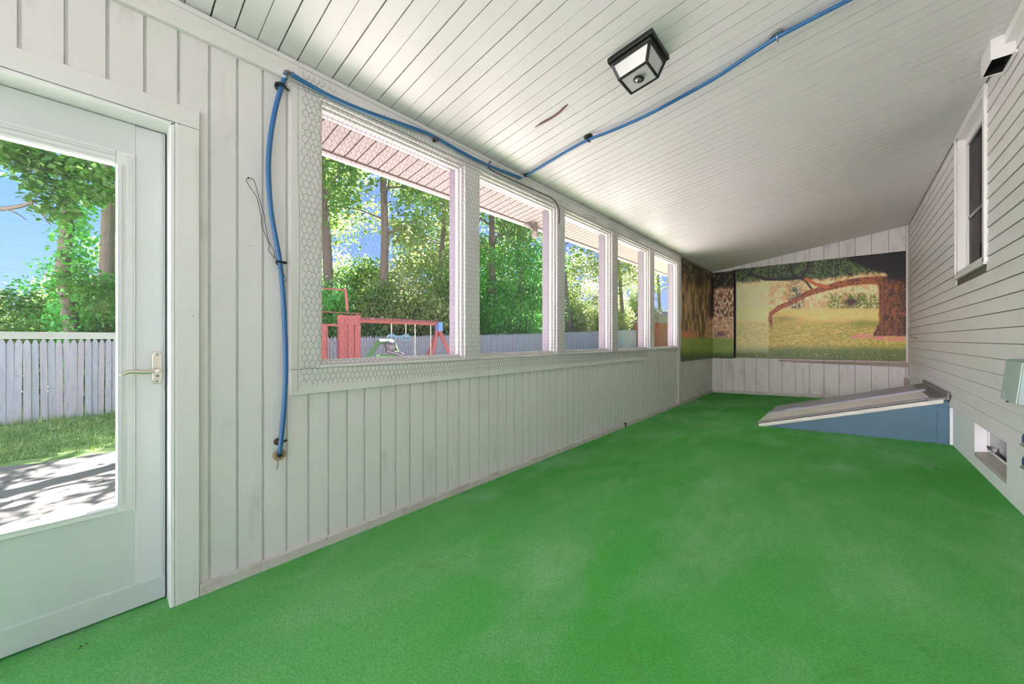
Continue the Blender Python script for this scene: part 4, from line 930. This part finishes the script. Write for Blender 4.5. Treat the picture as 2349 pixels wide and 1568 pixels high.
cc = [P6(*q) for q in ((0,330,6.5),(35,345,6.5),(60,365,6.6),(95,360,6.6),(75,395,6.6),(125,380,6.6),(175,375,6.7),(225,395,6.8),(110,445,6.6),(125,480,6.7),(140,430,6.7),(205,440,6.7),(245,430,6.9))]
V, Fq = leaves(rg, [np.array(c_) for c_ in cc], [.34]*len(cc), [170]*len(cc), .11); link_mesh('leaves', np_mesh('leaves', V-np.array(e.location), Fq, M['leaf']), e)
# grass blades, weeds and a day lily
rg = np.random.default_rng(7); n = 26000
gx = FX+.05+rg.random(n)**.9*3.0; gy = -2.5+rg.random(n)*9.0
zg = GZ+np.interp(gy, [-1,5.8,10.9], [0,.11,.22])*np.clip((-gx-3)/6.9, 0, 1.5); hh = .03+.05*rg.random(n)+.10*(gx < FX+.35)*rg.random(n)
an = rg.random(n)*6.28; dx_, dy_ = np.cos(an), np.sin(an)
V = np.stack([np.stack([gx-dx_*.006, gy-dy_*.006, zg], 1), np.stack([gx+dx_*.006, gy+dy_*.006, zg], 1), np.stack([gx+rg.normal(size=n)*.03, gy+rg.normal(size=n)*.03, zg+hh], 1)], 1).reshape(-1, 3)
o = link_mesh('lawn_grass', np_mesh('lawn_grass', V, np.arange(3*n).reshape(n,3), M['grass'])); tag(o, 'short rough grass between patio and fence', 'grass', kind='stuff')
def weed(px, py, h_, nst, lab, flower=False, seed=0):
    rg = random.Random(seed); b = on_z(px, py, GZ); e = empty('day_lily' if flower else 'weed_plant', b, lab, 'flower' if flower else 'weed'); b = Vector(b); ml, ms = MB(), MB()
    for k in range(nst):
        a = rg.uniform(0, 6.28); tp = b+Vector((math.cos(a)*h_*.45*rg.random(), math.sin(a)*h_*.45*rg.random(), h_*rg.uniform(.6,1)))
        ms.tube([b, b.lerp(tp,.5)+Vector((0,0,.03)), tp], [.005,.004,.002], 4)
        for j in range(7):
            p_ = b.lerp(tp, .25+.12*j); a2 = rg.uniform(0,6.28); d = Vector((math.cos(a2), math.sin(a2), -.15))*.085; s2 = Vector((-d.y, d.x, 0))*.25
            ml.add([p_, p_+d*.5+s2, p_+d, p_+d*.5-s2], [(0,1,2,3)])
    ms.build('stems', M['grass'], e); ml.build('leaves', M['leaf3'], e)
    if flower:
        fz = P6(167, 912, 5.8); c_ = Vector((b.x, b.y, fz.z)); ms2 = MB().tube([b, c_], .005, 5); ms2.build('flower_stem', M['grass'], e)
        for j in range(6):
            a = j*1.047; d = Vector((math.cos(a)*.8, math.sin(a)*.8, .55)); s2 = Vector((-math.sin(a), math.cos(a), 0))*.022
            MB().add([c_, c_+d*.05+s2, c_+d*.085+Vector((0,0,-.005)), c_+d*.05-s2], [(0,1,2,3)]).build('petal', M['orange'], e)
weed(118, 958, .42, 9, 'leafy green weed against the fence left of the orange flower', seed=1)
weed(15, 968, .30, 8, 'low weed clump at the left edge of the door glass', seed=2)
weed(240, 950, .22, 6, 'low weed clump at the fence right of the orange flower', seed=3)
weed(168, 955, .16, 3, 'orange day lily in front of the picket fence', True, seed=4)
